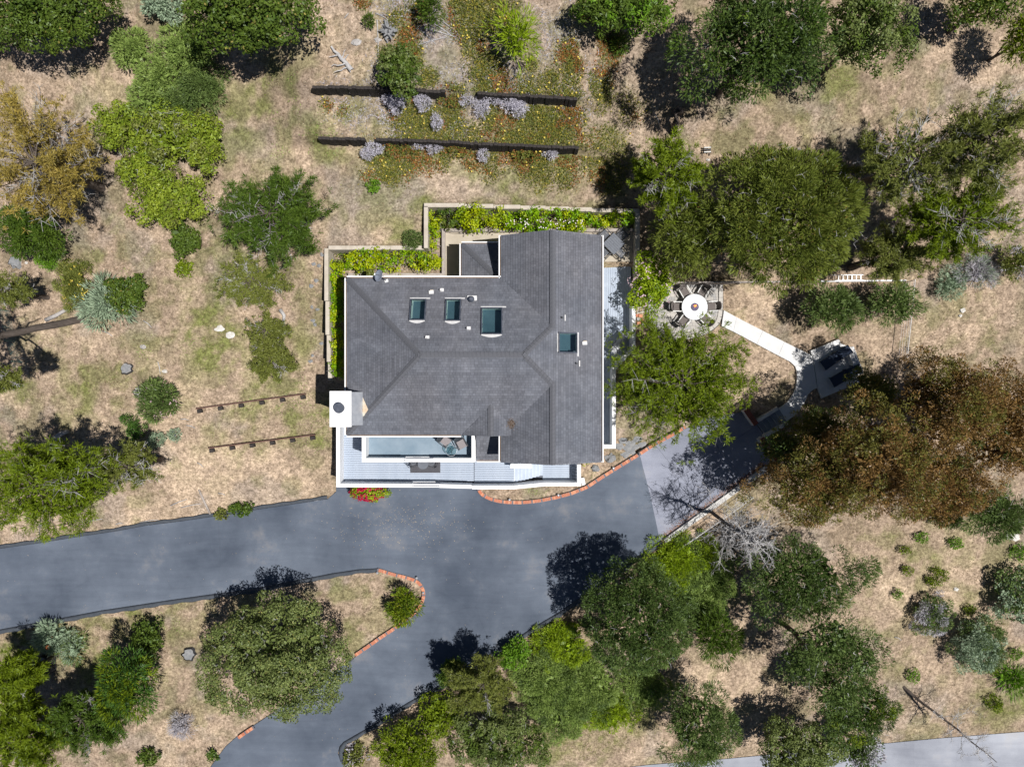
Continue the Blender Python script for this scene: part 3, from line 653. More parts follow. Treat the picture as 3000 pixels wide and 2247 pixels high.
# skylights with their light wells
for nm, r in SKYL:
    e, u, z0 = [(a[2], a[3], a[4]) for a in SLOPES if a[0] == nm][0]
    zf = lambda x, y, d=0.0: planez(e, u, z0, x, y) + d
    x0, y0, x1, y1 = r
    wl_ = MB()
    cs = [(x0,y0),(x1,y0),(x1,y1),(x0,y1)]
    for i in range(4):
        a, b = cs[i], cs[(i+1) % 4]
        wl_.add([(*a, zf(*a, .07)), (*b, zf(*b, .07)), (*b, zf(*b, -.75)), (*a, zf(*a, -.75))], [(0, 1, 2, 3)])
    skl = thing_part = None
    fr = MB(); t = .055
    def ring(ax, ay, bx, by):
        q = [(ax,ay),(bx,ay),(bx,by),(ax,by)]
        fr.add([(x, y, zf(x, y, d)) for d in (-.02, .13) for x, y in q], [(4,5,6,7),(0,1,5,4),(1,2,6,5),(2,3,7,6),(3,0,4,7)])
    ring(x0-t, y0-t, x0, y1+t); ring(x1, y0-t, x1+t, y1+t); ring(x0, y0-t, x1, y0); ring(x0, y1, x1, y1+t)
    sk = fr.build('skylight', 'dark_frame', house)
    wl_.build('light_well', 'pale_well', sk)
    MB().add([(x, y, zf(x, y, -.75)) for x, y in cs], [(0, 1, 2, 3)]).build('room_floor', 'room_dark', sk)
    MB().add([(x, y, zf(x, y, .10)) for x, y in cs], [(0, 1, 2, 3)]).build('glass_pane', 'pane_glass', sk)
    fl = MB(); k = .12
    if u[1]:   # north slope: head flashing uphill (south)... bar at the eave side, bowed apron at the ridge side
        fl.add([(x0-.1,y1+t,zf(x0,y1+t,.03)),(x1+.25,y1+t,zf(x1,y1+t,.03)),(x1+.25,y1+t+.07,zf(x1,y1+t+.07,.03)),(x0-.1,y1+t+.07,zf(x0,y1+t+.07,.03))],[(0,1,2,3)])
        n = 8; vs = [(x0-.03+(x1-x0+.06)*i/n, y0-t, zf(0,y0-t,.035)) for i in range(n+1)] + [(x0-.03+(x1-x0+.06)*i/n, y0-t-.05-.12*math.sin(math.pi*i/n), zf(0, y0-t-.05-.12*math.sin(math.pi*i/n), .03)) for i in range(n+1)]
        fl.add(vs, [(i, n+1+i, n+2+i, i+1) for i in range(n)])
    else:
        fl.add([(x1+t,y0-.22,zf(x1+t,0,.03)),(x1+t+.07,y0-.22,zf(x1+t+.07,0,.03)),(x1+t+.07,y1+.08,zf(x1+t+.07,0,.03)),(x1+t,y1+.08,zf(x1+t,0,.03))],[(0,1,2,3)])
        fl.add([(x0-t-.07,y0,zf(x0-t-.07,0,.03)),(x0-t,y0,zf(x0-t,0,.03)),(x0-t,y1,zf(x0-t,0,.03)),(x0-t-.07,y1,zf(x0-t-.07,0,.03))],[(0,1,2,3)])
    fl.build('flashing', 'flashing', sk)
# vents
def roofz(nm, x, y):
    a = [s for s in SLOPES if s[0] == nm][0]; return planez(a[2], a[3], a[4], x, y)
def vent(px, py, nm, kind):
    x, y = W(px, py, 7.6); z = roofz(nm, x, y)
    if kind == 'pipe':
        v = MB().cyl((x, y), .045, z-.05, z+.28, 12).build('vent_pipe', 'flashing', house, smooth=False)
        MB().obox((x+.05, y-.02), 0, .10, .13, z+.0, z+.035).build('flashing', 'flashing', v)
    elif kind == 'tee':
        v = MB().cyl((x-.08, y), .05, z-.05, z+.25, 12).build('vent_pipe', 'black_metal', house)
        MB().bar((x+.08, y-.16, z-.01), (x+.08, y+.16, z-.01), .06, .07).build('flashing', 'flashing', v)
    elif kind == 'box':
        v = MB().obox((x, y), .05, .13, .09, z-.04, z+.16).build('box_vent', 'flashing', house)
        MB().obox((x+.02, y+.11), .05, .09, .025, z-.02, z+.09).build('flashing', 'rusty_cream', v)
    else:
        v = MB().cyl((x, y), .15, z-.05, z+.22, 20, .13).build('turbine_vent', 'metal_grey', house)
        MB().cyl((x, y), .17, z+.22, z+.34, 20, .10).build('vent_cap', 'dark_frame', v)
        MB().obox((x+.03, y-.05), 0, .26, .26, z-.03, z+.03).build('flashing', 'flashing', v)
for a in ((1262,855,'n','box'),(1290,848,'n','pipe'),(1381,877,'n','turbine'),(1373,966,'n','pipe'),(1256,993,'n','pipe'),(1650,933,'e','tee'),(1714,1005,'e','box'),(1694,1065,'e','tee')): vent(*a)
# chimney
cx0, cy0 = W(965, 1251, 8.3); cx1, cy1 = W(1029, 1145.5, 8.3)
ch = MB().box(cx0+.06, cy0+.06, -.4, cx1-.06, cy1-.06, 8.15).build('chimney', 'stucco', house)
bevel(MB().box(cx0, cy0, 8.15, cx1, cy1, 8.3).build('chimney_cap', 'white_paint', ch), .02)
fx, fy = W(992, 1195.5, 8.6); MB().cyl((fx, fy), .25, 8.29, 8.52, 28).build('flue', 'black_metal', ch)
MB().cyl((fx, fy), .28, 8.52, 8.56, 28).add([], []).build('flue_cap', 'dark_frame', ch)
MB().add([(cx1-.05,cy0+.06,8.05),(cx1-.05,cy1-.06,8.05),(cx1+.42,cy1-.06,7.42),(cx1+.42,cy0+.06,7.42),(cx1-.05,cy0+.06,6.9),(cx1-.05,cy1-.06,6.9),(cx1+.42,cy1-.06,6.9),(cx1+.42,cy0+.06,6.9)],[(3,2,1,0),(4,0,1,5),(2,3,7,6),(0,4,7,3),(1,2,6,5)]).build('saddle', 'metal_grey', ch)
ax = cx1+.42; zz = lambda x, y: ZE + S * min(x - XW, y - YS) + .05
ym = cy0 + .95
MB().add([(ax,cy1-.35,zz(ax,cy1-.35)),(ax,cy0+.45,zz(ax,cy0+.45)),(ax+.33,ym-.05,zz(ax+.33,ym)),(ax,ym,7.46)],[(3,1,2),(3,2,0)]).build('apron', 'rusty_cream', ch)
# satellite dish
dish = thing('satellite_dish', 'grey oval satellite dish on the north eave of the roof', 'satellite dish', (*W(1128,820,6.9), 6.85))
dc = Vector((*W(1111,808,7.5), 7.45)); dn = Vector((-.55, .12, .83)).normalized()
a1 = dn.cross(Vector((.15, 1, 0))).normalized(); a2 = dn.cross(a1).normalized(); vs = []; fs = []
for k in range(7):
    r = k / 6
    for j in range(28):
        t = 2 * math.pi * j / 28; vs.append(dc + a1 * (.28 * r * math.cos(t)) + a2 * (.33 * r * math.sin(t)) + dn * (.07 * r * r))
fs = [(k*28+j, k*28+(j+1)%28, (k+1)*28+(j+1)%28, (k+1)*28+j) for k in range(6) for j in range(28)]
pm('dish_grey', (.20, .23, .29), (.24, .27, .33), scale=3, rough=.5)
dm = MB().add(vs, fs).build('reflector', 'dish_grey', dish, smooth=True); mod = dm.modifiers.new('s', 'SOLIDIFY'); mod.thickness = .012
b = MB(); base = Vector((*W(1132,823,7.0), 6.95)); b.bar(base, dc - dn*.02, .045, .045); b.bar(dc - a1*.3 - dn*.02, dc + dn*.38, .02, .02)
b.build('mount_arm', 'black_metal', dish)
MB().bar(dc + dn*.36 - a2*.05, dc + dn*.36 + a2*.05, .06, .05).build('receiver', 'white_paint', dish)
MB().obox(base.xy, .3, .10, .08, base.z-.16, base.z+.06).build('mount_foot', 'flashing', dish)

# ------------------------------------------------------------------ balcony
DZ = 1.8
def parapet(b, pts, zt, zb, w=.225, closed=False):
    """wall with its outer face on pts (2-D), thickness to the left"""
    P = pts; n = len(P); off = []
    for i in range(n):
        a = Vector(P[i-1]) if i else None; c = Vector(P[i]); d = Vector(P[i+1]) if i < n-1 else None
        n1 = None; n2 = None
        if a is not None: t = (c - a).normalized(); n1 = Vector((-t.y, t.x))
        if d is not None: t = (d - c).normalized(); n2 = Vector((-t.y, t.x))
        if n1 is None: m = n2 * w
        elif n2 is None: m = n1 * w
        else: s = (n1 + n2); m = s * (w / max(.2, s.dot(n1)))
        off.append(c + m)
    for i in range(n-1):
        q = [P[i], P[i+1], tuple(off[i+1]), tuple(off[i])]
        z = zt if not isinstance(zt, list) else None
        zs = [zt]*4 if z is not None else [zt[i], zt[i+1], zt[i+1], zt[i]]
        b.add([(x, y, zb) for x, y in q] + [(x, y, zz_) for (x, y), zz_ in zip(q, zs)], [(3,2,1,0),(4,5,6,7),(0,1,5,4),(1,2,6,5),(2,3,7,6),(3,0,4,7)])
bal = thing('balcony', 'upper balcony with blue-grey floor and white parapet', 'balcony', (-5.4, -3.5, 4.3))
bx0 = W(1060,1300,5.2)[0]; bx1 = W(1393,1300,5.2)[0]; by0 = W(1000,1353.5,5.2)[1]
MB().box(bx0+.05, by0+.05, 4.05, bx1-.05, -2.41, 4.28).build('floor', 'membrane', bal)
gx0 = W(1183,0,5.2)[0]; gx1 = W(1269,0,5.2)[0]
b = MB(); parapet(b, [(bx0,-2.42),(bx0,by0),(gx0,by0)], 5.2, 3.9); parapet(b, [(gx1,by0),(bx1,by0),(bx1,-2.42)], 5.2, 3.9)
b.box(gx0, by0+.003, 3.9, gx1, by0+.22, 4.38); b.build('parapet', 'white_paint', bal)
for yy in (by0+.04, by0+.17): MB().bar((gx0, yy, 5.14), (gx1, yy, 5.14), .075, .1).build('rail', 'white_paint', bal)
MB().bar((gx0+.6,by0+.11,4.9),(gx1-.6,by0+.11,4.9), .03, .03).build('rail', 'metal_grey', bal)

# ------------------------------------------------------------------ front deck, stairs, landing: every board a piece
deck = thing('front_deck', 'long pale grey front deck with white parapet above the driveway', 'deck', (-6.5, -4.5, 0))
dx0, dy0 = W(985, 1427, 2.8); dxs = W(1389, 0, DZ)[0]; dxst = W(1506, 0, DZ)[0]
def boards(root, x0, x1, y0, y1, z, along='x', w=.14, gap=.016, mat='deck_board', jig=.0):
    v = y0 if along == 'x' else x0; end = y1 if along == 'x' else x1; cache = {}
    while v + .03 < end:
        ww = min(w, end - v) - gap
        L = (x1 - x0) if along == 'x' else (y1 - y0)
        key = round(ww, 3)
        if key not in cache: cache[key] = (MB().box(0, 0, -.035, L, ww, 0) if along == 'x' else MB().box(0, 0, -.035, ww, L, 0)).mesh('board', mat)
        o = link('board', cache[key], root); o.location = (x0, v, z + random.uniform(-.002, .002)) if along == 'x' else (v, y0, z + random.uniform(-.002, .002))
        v += w
boards(deck, dx0+.23, dxs-.02, dy0+.23, -2.42, DZ)
MB().box(dx0+.1, dy0+.1, DZ-.30, dxst-.05, -2.45, DZ-.06).build('frame', 'dark_frame', deck)
boards(deck, dxs+.02, dxst, dy0+.14, -3.92, DZ)
rx0 = W(1206,0,2.8)[0]; rx1 = W(1287,0,2.8)[0]; px2 = W(1383,0,2.8)[0]; px3 = W(1507,0,2.8)[0]; px4 = W(1597,0,1.5)[0]; px5, py5 = W(1702, 1424, 1.5)
dy1 = W(0, 1433, 2.8)[1]
b = MB(); parapet(b, [(dx0,-2.25),(dx0,dy0),(rx0,dy0-.02)], 2.8, -.3); b.box(rx0, dy0+.0, -.3, rx1, dy0+.2, 1.95)
parapet(b, [(rx1,dy0-.04),(px2-.03,dy1+.03)], 2.78, -.3); parapet(b, [(px2,dy1),(px3,dy1)], 2.8, -.3); parapet(b, [(px3+.002,dy1),(px4,py5)], [2.8, 1.5], -.3)
parapet(b, [(px4+.002,py5),(px5,py5),(px5,W(0,1361,1.5)[1])], 1.5, -.3); b.build('parapet', 'white_paint', deck)
for yy in (dy0+.02, dy0+.16): MB().bar((rx0, yy, 2.74), (rx1, yy, 2.74), .075, .1).build('rail', 'white_paint', deck)
sx0, sx1 = dxst, W(1590,0,.5)[0]; n = 8; tw = (sx1 - sx0) / n; drop = (DZ - .4) / n
for i in range(n):
    z = DZ - drop * (i + 1) + (.0); z = DZ - drop * (i + .999)
    yb = dy1 + .26 + (.30) * (i / n)
    st = MB().box(sx0 + tw*i + .006, yb, z - .04, sx0 + tw*(i+1) + .015, -3.93, z).build('stair_tread', 'deck_board', deck)
    MB().box(sx0 + tw*i + .004, yb+.01, z - .04, sx0 + tw*i + .022, -3.94, z + drop - .045).build('riser', 'white_paint', st)
MB().box(sx0+.05, dy1+.3, -.1, sx1, -3.97, .33).build('frame', 'dark_frame', deck)
boards(deck, sx1, px5-.23, py5+.23, -3.92, .4)
MB().box(sx1, py5+.1, .0, px5-.1, -3.95, .35).build('frame', 'dark_frame', deck)
for i in range(6):
    y = py5 + .35 + i * .2
    MB().bar((px5-.45, y, .55), (px5-.23, y, .95), .03, .03).build('baluster', 'black_metal', deck)
MB().box(-.10, -5.16, 2.55, 1.2, -4.9, 2.8).build('entry_beam', 'white_paint', deck)
for x in (-.05, 1.05): MB().box(x, -5.12, 1.0, x+.14, -4.94, 2.55).build('post', 'white_paint', deck)

# ------------------------------------------------------------------ east deck
EZ = 2.2
ed = thing('east_deck', 'side deck of pale grey boards with angled white parapet east of the house', 'deck', (6, 2, 0))
ex = [W(1862,896,3.2), W(1862,1020,3.2), W(1804,1084,3.2), W(1804,1314,3.2), W(1761,1314,3.2)]
ex = [(ex[0][0],ex[0][1]),(ex[0][0],ex[1][1]),(ex[2][0],ex[2][1]),(ex[2][0],ex[3][1]),(4.6,ex[3][1])]
b = MB(); parapet(b, ex[::-1], 3.2, .0, w=.22); b.build('parapet', 'white_paint', ed)
ytop = W(0,769,EZ)[1]
# boards run north-south; each is cut where the angled parapet crosses it
v = 4.55
while v < ex[0][0] - .05:
    ww = min(.14, ex[0][0] - .1 - v) - .011
    if ww < .03: break
    yb = ex[3][1] + .12 if v + ww < ex[2][0] - .1 else ex[2][1] + (v + ww - (ex[2][0] - .12)) * (ex[1][1] - ex[2][1]) / (ex[1][0] - ex[2][0]) + .05
    MB().box(v, yb, EZ-.035, v+ww, ytop, EZ + random.uniform(-.002, .002)).build('board', 'deck_board', ed); v += .14
MB().prism([(4.55,ex[3][1]+.15),(ex[2][0]-.15,ex[3][1]+.15),(ex[2][0]-.15,ex[2][1]+.1),(ex[0][0]-.15,ex[1][1]+.1),(ex[0][0]-.15,ytop-.02),(4.55,ytop-.02)], EZ-.3, EZ-.06).build('frame', 'dark_frame', ed)
MB().box(5.0, ex[3][1]+.5, 0, 5.2, ex[3][1]+.7, EZ-.3).build('post', 'white_paint', ed); MB().box(7.0, 4.5, 0, 7.2, 4.7, EZ-.3).build('post', 'white_paint', ed)
MB().box(7.0, 7.0, 0.5, 7.2, 7.2, EZ-.3).build('post', 'white_paint', ed)

# ------------------------------------------------------------------ courtyard walls behind the house
cw = thing('concrete_retaining_wall', 'stepped pale concrete retaining wall around the planted court behind the house', 'wall', (-8, 8, 2))
def seg(p, q, z, w=.24, zb=.4):
    p = Vector(p); q = Vector(q); d = (q - p); c = (p + q) / 2
    bevel(MB().obox(c, math.atan2(d.y, d.x), d.length / 2 - .004, w / 2, zb, z).build('wall_block', 'concrete_old', cw), .012, 1)
wx = -11.02
for i, (ya, yb, z) in enumerate(((8.02,4.9,3.9),(4.9,2.9,3.65),(2.9,1.3,3.35),(1.3,.2,3.05))): seg((wx, ya), (wx, yb), z)
for xa, xb in ((-10.9,-9.2),(-9.2,-7.2),(-7.2,-5.2)): seg((xa, 8.05), (xb, 8.05), 3.9)
seg((-5.05,7.93),(-5.05,10.4), 4.4)
zs = [4.4, 4.2, 4.0, 3.8, 3.6, 3.4, 3.2, 3.05]; xs = [-5.17,-2.8,-1.1,.5,2.0,3.4,4.8,6.2,7.72]
for i in range(8): seg((xs[i], 10.45), (xs[i+1], 10.45), zs[i])
for ya, yb in ((10.33,9.0),(9.0,7.6),(7.6,6.2),(6.2,ex[0][1])): seg((7.6, ya), (7.6, yb), 3.05, w=.28)
pm('sleeper', (.30, .26, .23), (.40, .36, .33), scale=4, rough=.9, bump=.3, stretch=(1, 1, 1))
pc = thing('planter_sleeper_edge', 'grey weathered sleeper edge between the ivy beds and the concrete court', 'planter edge', (-5, 6.6, 2.4))
q = [W(1019,790,2.7), W(1299,790,2.7), W(1299,670,2.7), W(1858,662,2.7)]
q = [(q[0][0],6.62),(q[1][0],6.62),(q[1][0],9.35),(7.45,9.35)]
for a, b_ in zip(q[:-1], q[1:]):
    a = Vector(a); b_ = Vector(b_); d = b_ - a; k = max(1, int(d.length / 2.6))
    for i in range(k):
        p0 = a.lerp(b_, i / k); p1 = a.lerp(b_, (i + 1) / k); c = (p0 + p1) / 2
        bevel(MB().obox(c, math.atan2(d.y, d.x), d.length / k / 2 + (.095 if k == 1 else -.004), .10, 2.3, 2.72 + .004 * i).build('sleeper', 'sleeper', pc), .01, 1)
MB().obox((-9.9+.0, 6.0), 0, .10, .65, 2.3, 2.71).build('sleeper', 'sleeper', pc)
# concrete court floor
pm('court_concrete', (.38, .33, .26), (.48, .43, .35), scale=1.3, rough=.9, bump=.15, bscale=50, detail=8)
cf = MB().prism([(-9.8,5.0),(-9.8,6.54),(-4.28,6.54),(-4.28,9.27),(7.47,9.27),(7.47,ytop+.01),(4.4,ytop+.01),(4.4,5.0)], 2.2, 2.4).build('court_floor', 'court_concrete'); tag(cf, kind='structure')
# ================================================================== PLANTS
pm('bark', (.075, .06, .05), (.14, .115, .10), scale=7, rough=.95, bump=.6, stretch=(1, 1, .3))
pm('grey_wood', (.30, .28, .27), (.46, .44, .42), scale=9, rough=.95, bump=.4)
pm('pale_twig', (.34, .33, .33), (.50, .49, .48), scale=5, rough=.95)
PAL = dict(
 oak=((.045,.068,.018),(.100,.128,.034)), oakgrey=((.080,.098,.036),(.172,.188,.082)), pine=((.070,.095,.016),(.165,.195,.036)),
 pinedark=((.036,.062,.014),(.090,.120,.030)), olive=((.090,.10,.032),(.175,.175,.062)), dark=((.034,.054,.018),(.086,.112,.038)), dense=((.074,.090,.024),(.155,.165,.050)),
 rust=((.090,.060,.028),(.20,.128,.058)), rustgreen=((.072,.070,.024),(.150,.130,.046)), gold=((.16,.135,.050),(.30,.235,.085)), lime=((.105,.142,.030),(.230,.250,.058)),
 brush=((.120,.160,.052),(.235,.275,.105)), sage=((.17,.205,.150),(.31,.345,.260)), bright=((.070,.13,.022),(.15,.23,.045)), grey=((.26,.25,.26),(.44,.43,.46)),
 ivy=((.13,.18,.02),(.37,.37,.06)), ivygreen=((.07,.14,.014),(.20,.28,.03)), cypress=((.064,.090,.034),(.135,.165,.064)), feather=((.12,.165,.022),(.24,.285,.055)), rose=((.10,.15,.022),(.26,.30,.05)), deepgreen=((.035,.070,.018),(.085,.135,.038)),
 purple=((.30,.29,.33),(.52,.51,.55)))
def unit(v): return v / (np.linalg.norm(v, axis=-1, keepdims=True) + 1e-9)
def rdir(r, n, zmin=-1.0):
    v = unit(r.normal(size=(int(n * 2.6) + 8, 3))); v = v[v[:, 2] > zmin]
    while len(v) < n: v = np.concatenate([v, v])
    return v[:n]
def quads(P, D, N, L, Wd):
    """diamond leaves: base P, direction D, normal N"""
    S_ = unit(np.cross(D, N)); L = np.asarray(L)[:, None]; Wd = np.asarray(Wd)[:, None]
    n = len(P); V = np.empty((n, 4, 3)); V[:, 0] = P; V[:, 1] = P + D * L * .5 + S_ * Wd * .5; V[:, 2] = P + D * L; V[:, 3] = P + D * L * .5 - S_ * Wd * .5
    return V
class Leaves:
    def __init__(s): s.V = []; s.C = []
    def add(s, P, D, N, L, Wd, C): s.V.append(quads(P, D, N, L, Wd)); s.C.append(np.repeat(C[:, None, :], 4, 1))
    def count(s): return sum(len(v) for v in s.V)
    def build(s, name, parent):
        V = np.concatenate(s.V).reshape(-1, 3); C = np.concatenate(s.C).reshape(-1, 3)
        return link(name, np_mesh(name, V, np.arange(len(V)).reshape(-1, 4), C), parent)
NLEAF = [0]; SAT = 1.25; GAIN = 1.36
def colours(r, pal, n, clump=None, accent=None, pa=0.0):
    a, b = np.array(PAL[pal][0]), np.array(PAL[pal][1])
    t = r.random(n)
    if clump is not None: t = np.clip(.55 * t + .6 * clump - .08, 0, 1.15)
    c = a + (b - a) * t[:, None]
    lum = c.mean(1, keepdims=True); c = np.clip(lum + (c - lum) * SAT, .004, 1) * GAIN
    c *= r.uniform(.82, 1.18, n)[:, None] * (np.array((.95, 1.03, 1.0)) if pal not in ('rust', 'gold', 'grey', 'purple') else 1.0)
    if accent is not None and pa > 0:
        m = r.random(n) < pa; c[m] = np.array(accent) * r.uniform(.7, 1.2, m.sum())[:, None]
    return c
def crown(lv, c, rx, ry, rz, pal, r, L=.17, Wd=.085, k=3.2, rc=.26, spiky=0.0, zmin=-.25, lob=.2, accent=None, pa=0.0, pal2=None, p2=0.0, fill=.25, dense=1.0):
    """uneven crown: leaf clumps on and in a lumpy ellipsoid"""
    area = math.pi * rx * ry; R = math.sqrt(rx * ry)
    n = int(k * area * (1 + .4 * rz / R) / (L * Wd * .5)); ncl = max(8, int(3.4 * (1 + .5 * rz / R) / (rc * rc)))
    u = rdir(r, ncl, zmin)
    th = np.arctan2(u[:, 1], u[:, 0]); ph = r.random(4) * 6.28
    mod = 1 + lob * (.5 * np.sin(2 * th + ph[0]) + .45 * np.sin(3 * th + ph[1]) + .35 * np.sin(5 * th + ph[2]) + .25 * np.sin(8 * th + ph[3])) * np.sqrt(np.clip(1 - u[:, 2] ** 2, 0, 1))
    rad = r.uniform(.66, .95, ncl) * mod
    inner = r.random(ncl) < fill; rad[inner] *= r.uniform(.35, .8, inner.sum())
    cc = u * rad[:, None] * np.array((rx, ry, rz)) + np.array(c)
    cr = rc * R * r.uniform(.55, 1.15, ncl); cb = r.random(ncl)
    wgt = cr ** 2; idx = r.choice(ncl, n, p=wgt / wgt.sum())
    d = unit(r.normal(size=(n, 3)) + .55 * u[idx] + np.array((0, 0, .35)))
    P = cc[idx] + d * (cr[idx] * (.45 + .6 * r.random(n) ** .5))[:, None] * np.array((1, 1, min(1.0, .45 + rz / R * .6)))
    tang = unit(np.cross(d, r.normal(size=(n, 3))))
    D = unit(tang * (1 - spiky) + (d * 1.0 + unit(P - np.array(c)) * .6) * spiky + .25 * r.normal(size=(n, 3)) + np.array((0, 0, -.15 * (1 - spiky))))
    N = unit(d + .7 * r.normal(size=(n, 3)))
    C = colours(r, pal, n, cb[idx], accent, pa)
    if pal2 is not None:
        m2 = (r.random(ncl) < p2)[idx]; C[m2] = colours(r, pal2, n, cb[idx])[m2]
    lv.add(P, D, N, L * r.uniform(.6, 1.3, n), Wd * r.uniform(.7, 1.25, n), C)
    if R > .7 and dense: corefill(lv, c, rx * .93, ry * .93, rz * .9, pal, r, k=1.6 * dense)
def corefill(lv, c, rx, ry, rz, pal, r, k=2.2, L=.34, Wd=.22, f=.72, lob=0):
    n = int(k * math.pi * rx * ry / (L * Wd * .5)); u = rdir(r, n, -.3); q = f * r.random(n) ** .33
    P = np.array(c) + u * q[:, None] * np.array((rx, ry, rz)); D = unit(r.normal(size=(n, 3)) * np.array((1, 1, .5))); C = colours(r, pal, n, np.full(n, .3))
    lv.add(P, unit(r.normal(size=(n, 3))), unit(r.normal(size=(n, 3)) + np.array((0, 0, .25))), L * r.uniform(.7, 1.3, n), Wd * r.uniform(.7, 1.3, n), C)
def limb(b, p, q, r0, r1, r, n=5, wob=.08, sides=6):
    p = np.array(p, float); q = np.array(q, float); l = np.linalg.norm(q - p)
    pts = [p + (q - p) * i / n + (r.normal(size=3) * wob * l / 3 if 0 < i < n else 0) for i in range(n + 1)]
    b.tube([Vector(x) for x in pts], [r0 + (r1 - r0) * i / n for i in range(n + 1)], sides, cap=False); return pts
def pine(lv, tb, gb, base, zc, rx, ry, rz, pal, r, nb=46, tuft=.26, per=13, dead=.35, twigs=7, flat=False, wdt=.034, accent=None, pa=0.0, core=.7, shell=1.0):
    """branches in loose whorls, each carrying needle tufts"""
    base = np.array(base, float); top = base + np.array((r.normal() * .2, r.normal() * .2, zc + rz * .45))
    R = math.sqrt(rx * ry)
    limb(tb, base - np.array((0, 0, .4)), top, .035 * (zc + rz) + .03, .03, r, 7, .02, 8)
    TP = []; TD = []; TB = []
    for i in range(nb):
        t = (i + r.random()) / nb; u = 2 * t - 1                      # -1 bottom .. 1 top of crown
        prof = math.sqrt(max(.06, 1 - (.82 * u) ** 2)) if not flat else (.65 + .35 * r.random())
        if u < -.2: prof *= .9
        az = i * 2.39996 + r.normal() * .35; ln = prof * r.uniform(.72, 1.08)
        zt = zc + u * rz * .82
        s = base + (top - base) * max(.12, min(.97, (zt - rz * .25) / (zc + rz * .45)))
        e = np.array((base[0] + math.cos(az) * rx * ln, base[1] + math.sin(az) * ry * ln, base[2] + zt + .10 * R * r.normal()))
        isd = r.random() < dead * .35
        pts = limb(tb, s, e, .012 + .010 * R, .010, r, 4, .12, 4)
        m = int(twigs * (1.4 if ln > .6 else 1.0)); cb = r.random()
        for j in range(m):
            q = .30 + .72 * (j + r.random()) / m; p = s + (e - s) * min(q, 1.0)
            d = unit((e - s) * .6 / max(.3, np.linalg.norm(e - s)) + r.normal(size=3) * np.array((.55, .55, .3)) + np.array((0, 0, .45)))
            l2 = r.uniform(.12, .42) * (.38 + .27 * R); te = p + d * l2
            if r.random() < dead * .6: gb.tube([Vector(p), Vector(te)], [.011, .006], 3, cap=False)
            if isd: 
                for _ in range(2): gb.tube([Vector(p), Vector(p + unit(d + r.normal(size=3) * .6) * l2 * 1.5)], [.012, .005], 3, cap=False)
                continue
            for q2 in (1.0, .6, .25):
                TP.append(p + (te - p) * q2 + r.normal(size=3) * .05); TD.append(unit(d + r.normal(size=3) * .35)); TB.append(cb)
    ns = int(shell * R * R * 22); us = rdir(r, ns, -.15); ks = np.random.default_rng(SEED[0] + 999).random(4) * 6.28; ths = np.arctan2(us[:, 1], us[:, 0])
    ms = 1 + .10 * np.sin(3 * ths + ks[0]) + .10 * np.sin(5 * ths + ks[1]) + .06 * np.sin(9 * ths + ks[2])
    Ps = base + np.array((0, 0, zc)) + us * (r.uniform(.62, 1.0, ns) * ms)[:, None] * np.array((rx, ry, rz))
    keep = fbm(Ps[:, 0] * 1.0, Ps[:, 1] * 1.0, .9, 3, SEED[0] % 37) > .40
    for p_, u_ in zip(Ps[keep], us[keep]): TP.append(p_); TD.append(unit(u_ + np.array((0, 0, .5)))); TB.append(r.random())
    if core: corefill(lv, base + np.array((0, 0, zc)), rx * .86, ry * .86, rz * .75, pal, r, k=1.3 * core, L=.4, Wd=.1)
    TP = np.array(TP); TD = np.array(TD); TB = np.array(TB); n = len(TP); idx = np.repeat(np.arange(n), per); m = len(idx)
    D = unit(TD[idx] * .75 + unit(r.normal(size=(m, 3)))); P = TP[idx] + r.normal(size=(m, 3)) * .03
    C = colours(r, pal, m, TB[idx] * .6 + .4 * r.random(n)[idx], accent, pa)
    lv.add(P, D, unit(r.normal(size=(m, 3)) + np.array((0, 0, .5))), tuft * r.uniform(.7, 1.25, m), wdt * r.uniform(.8, 1.4, m), C)

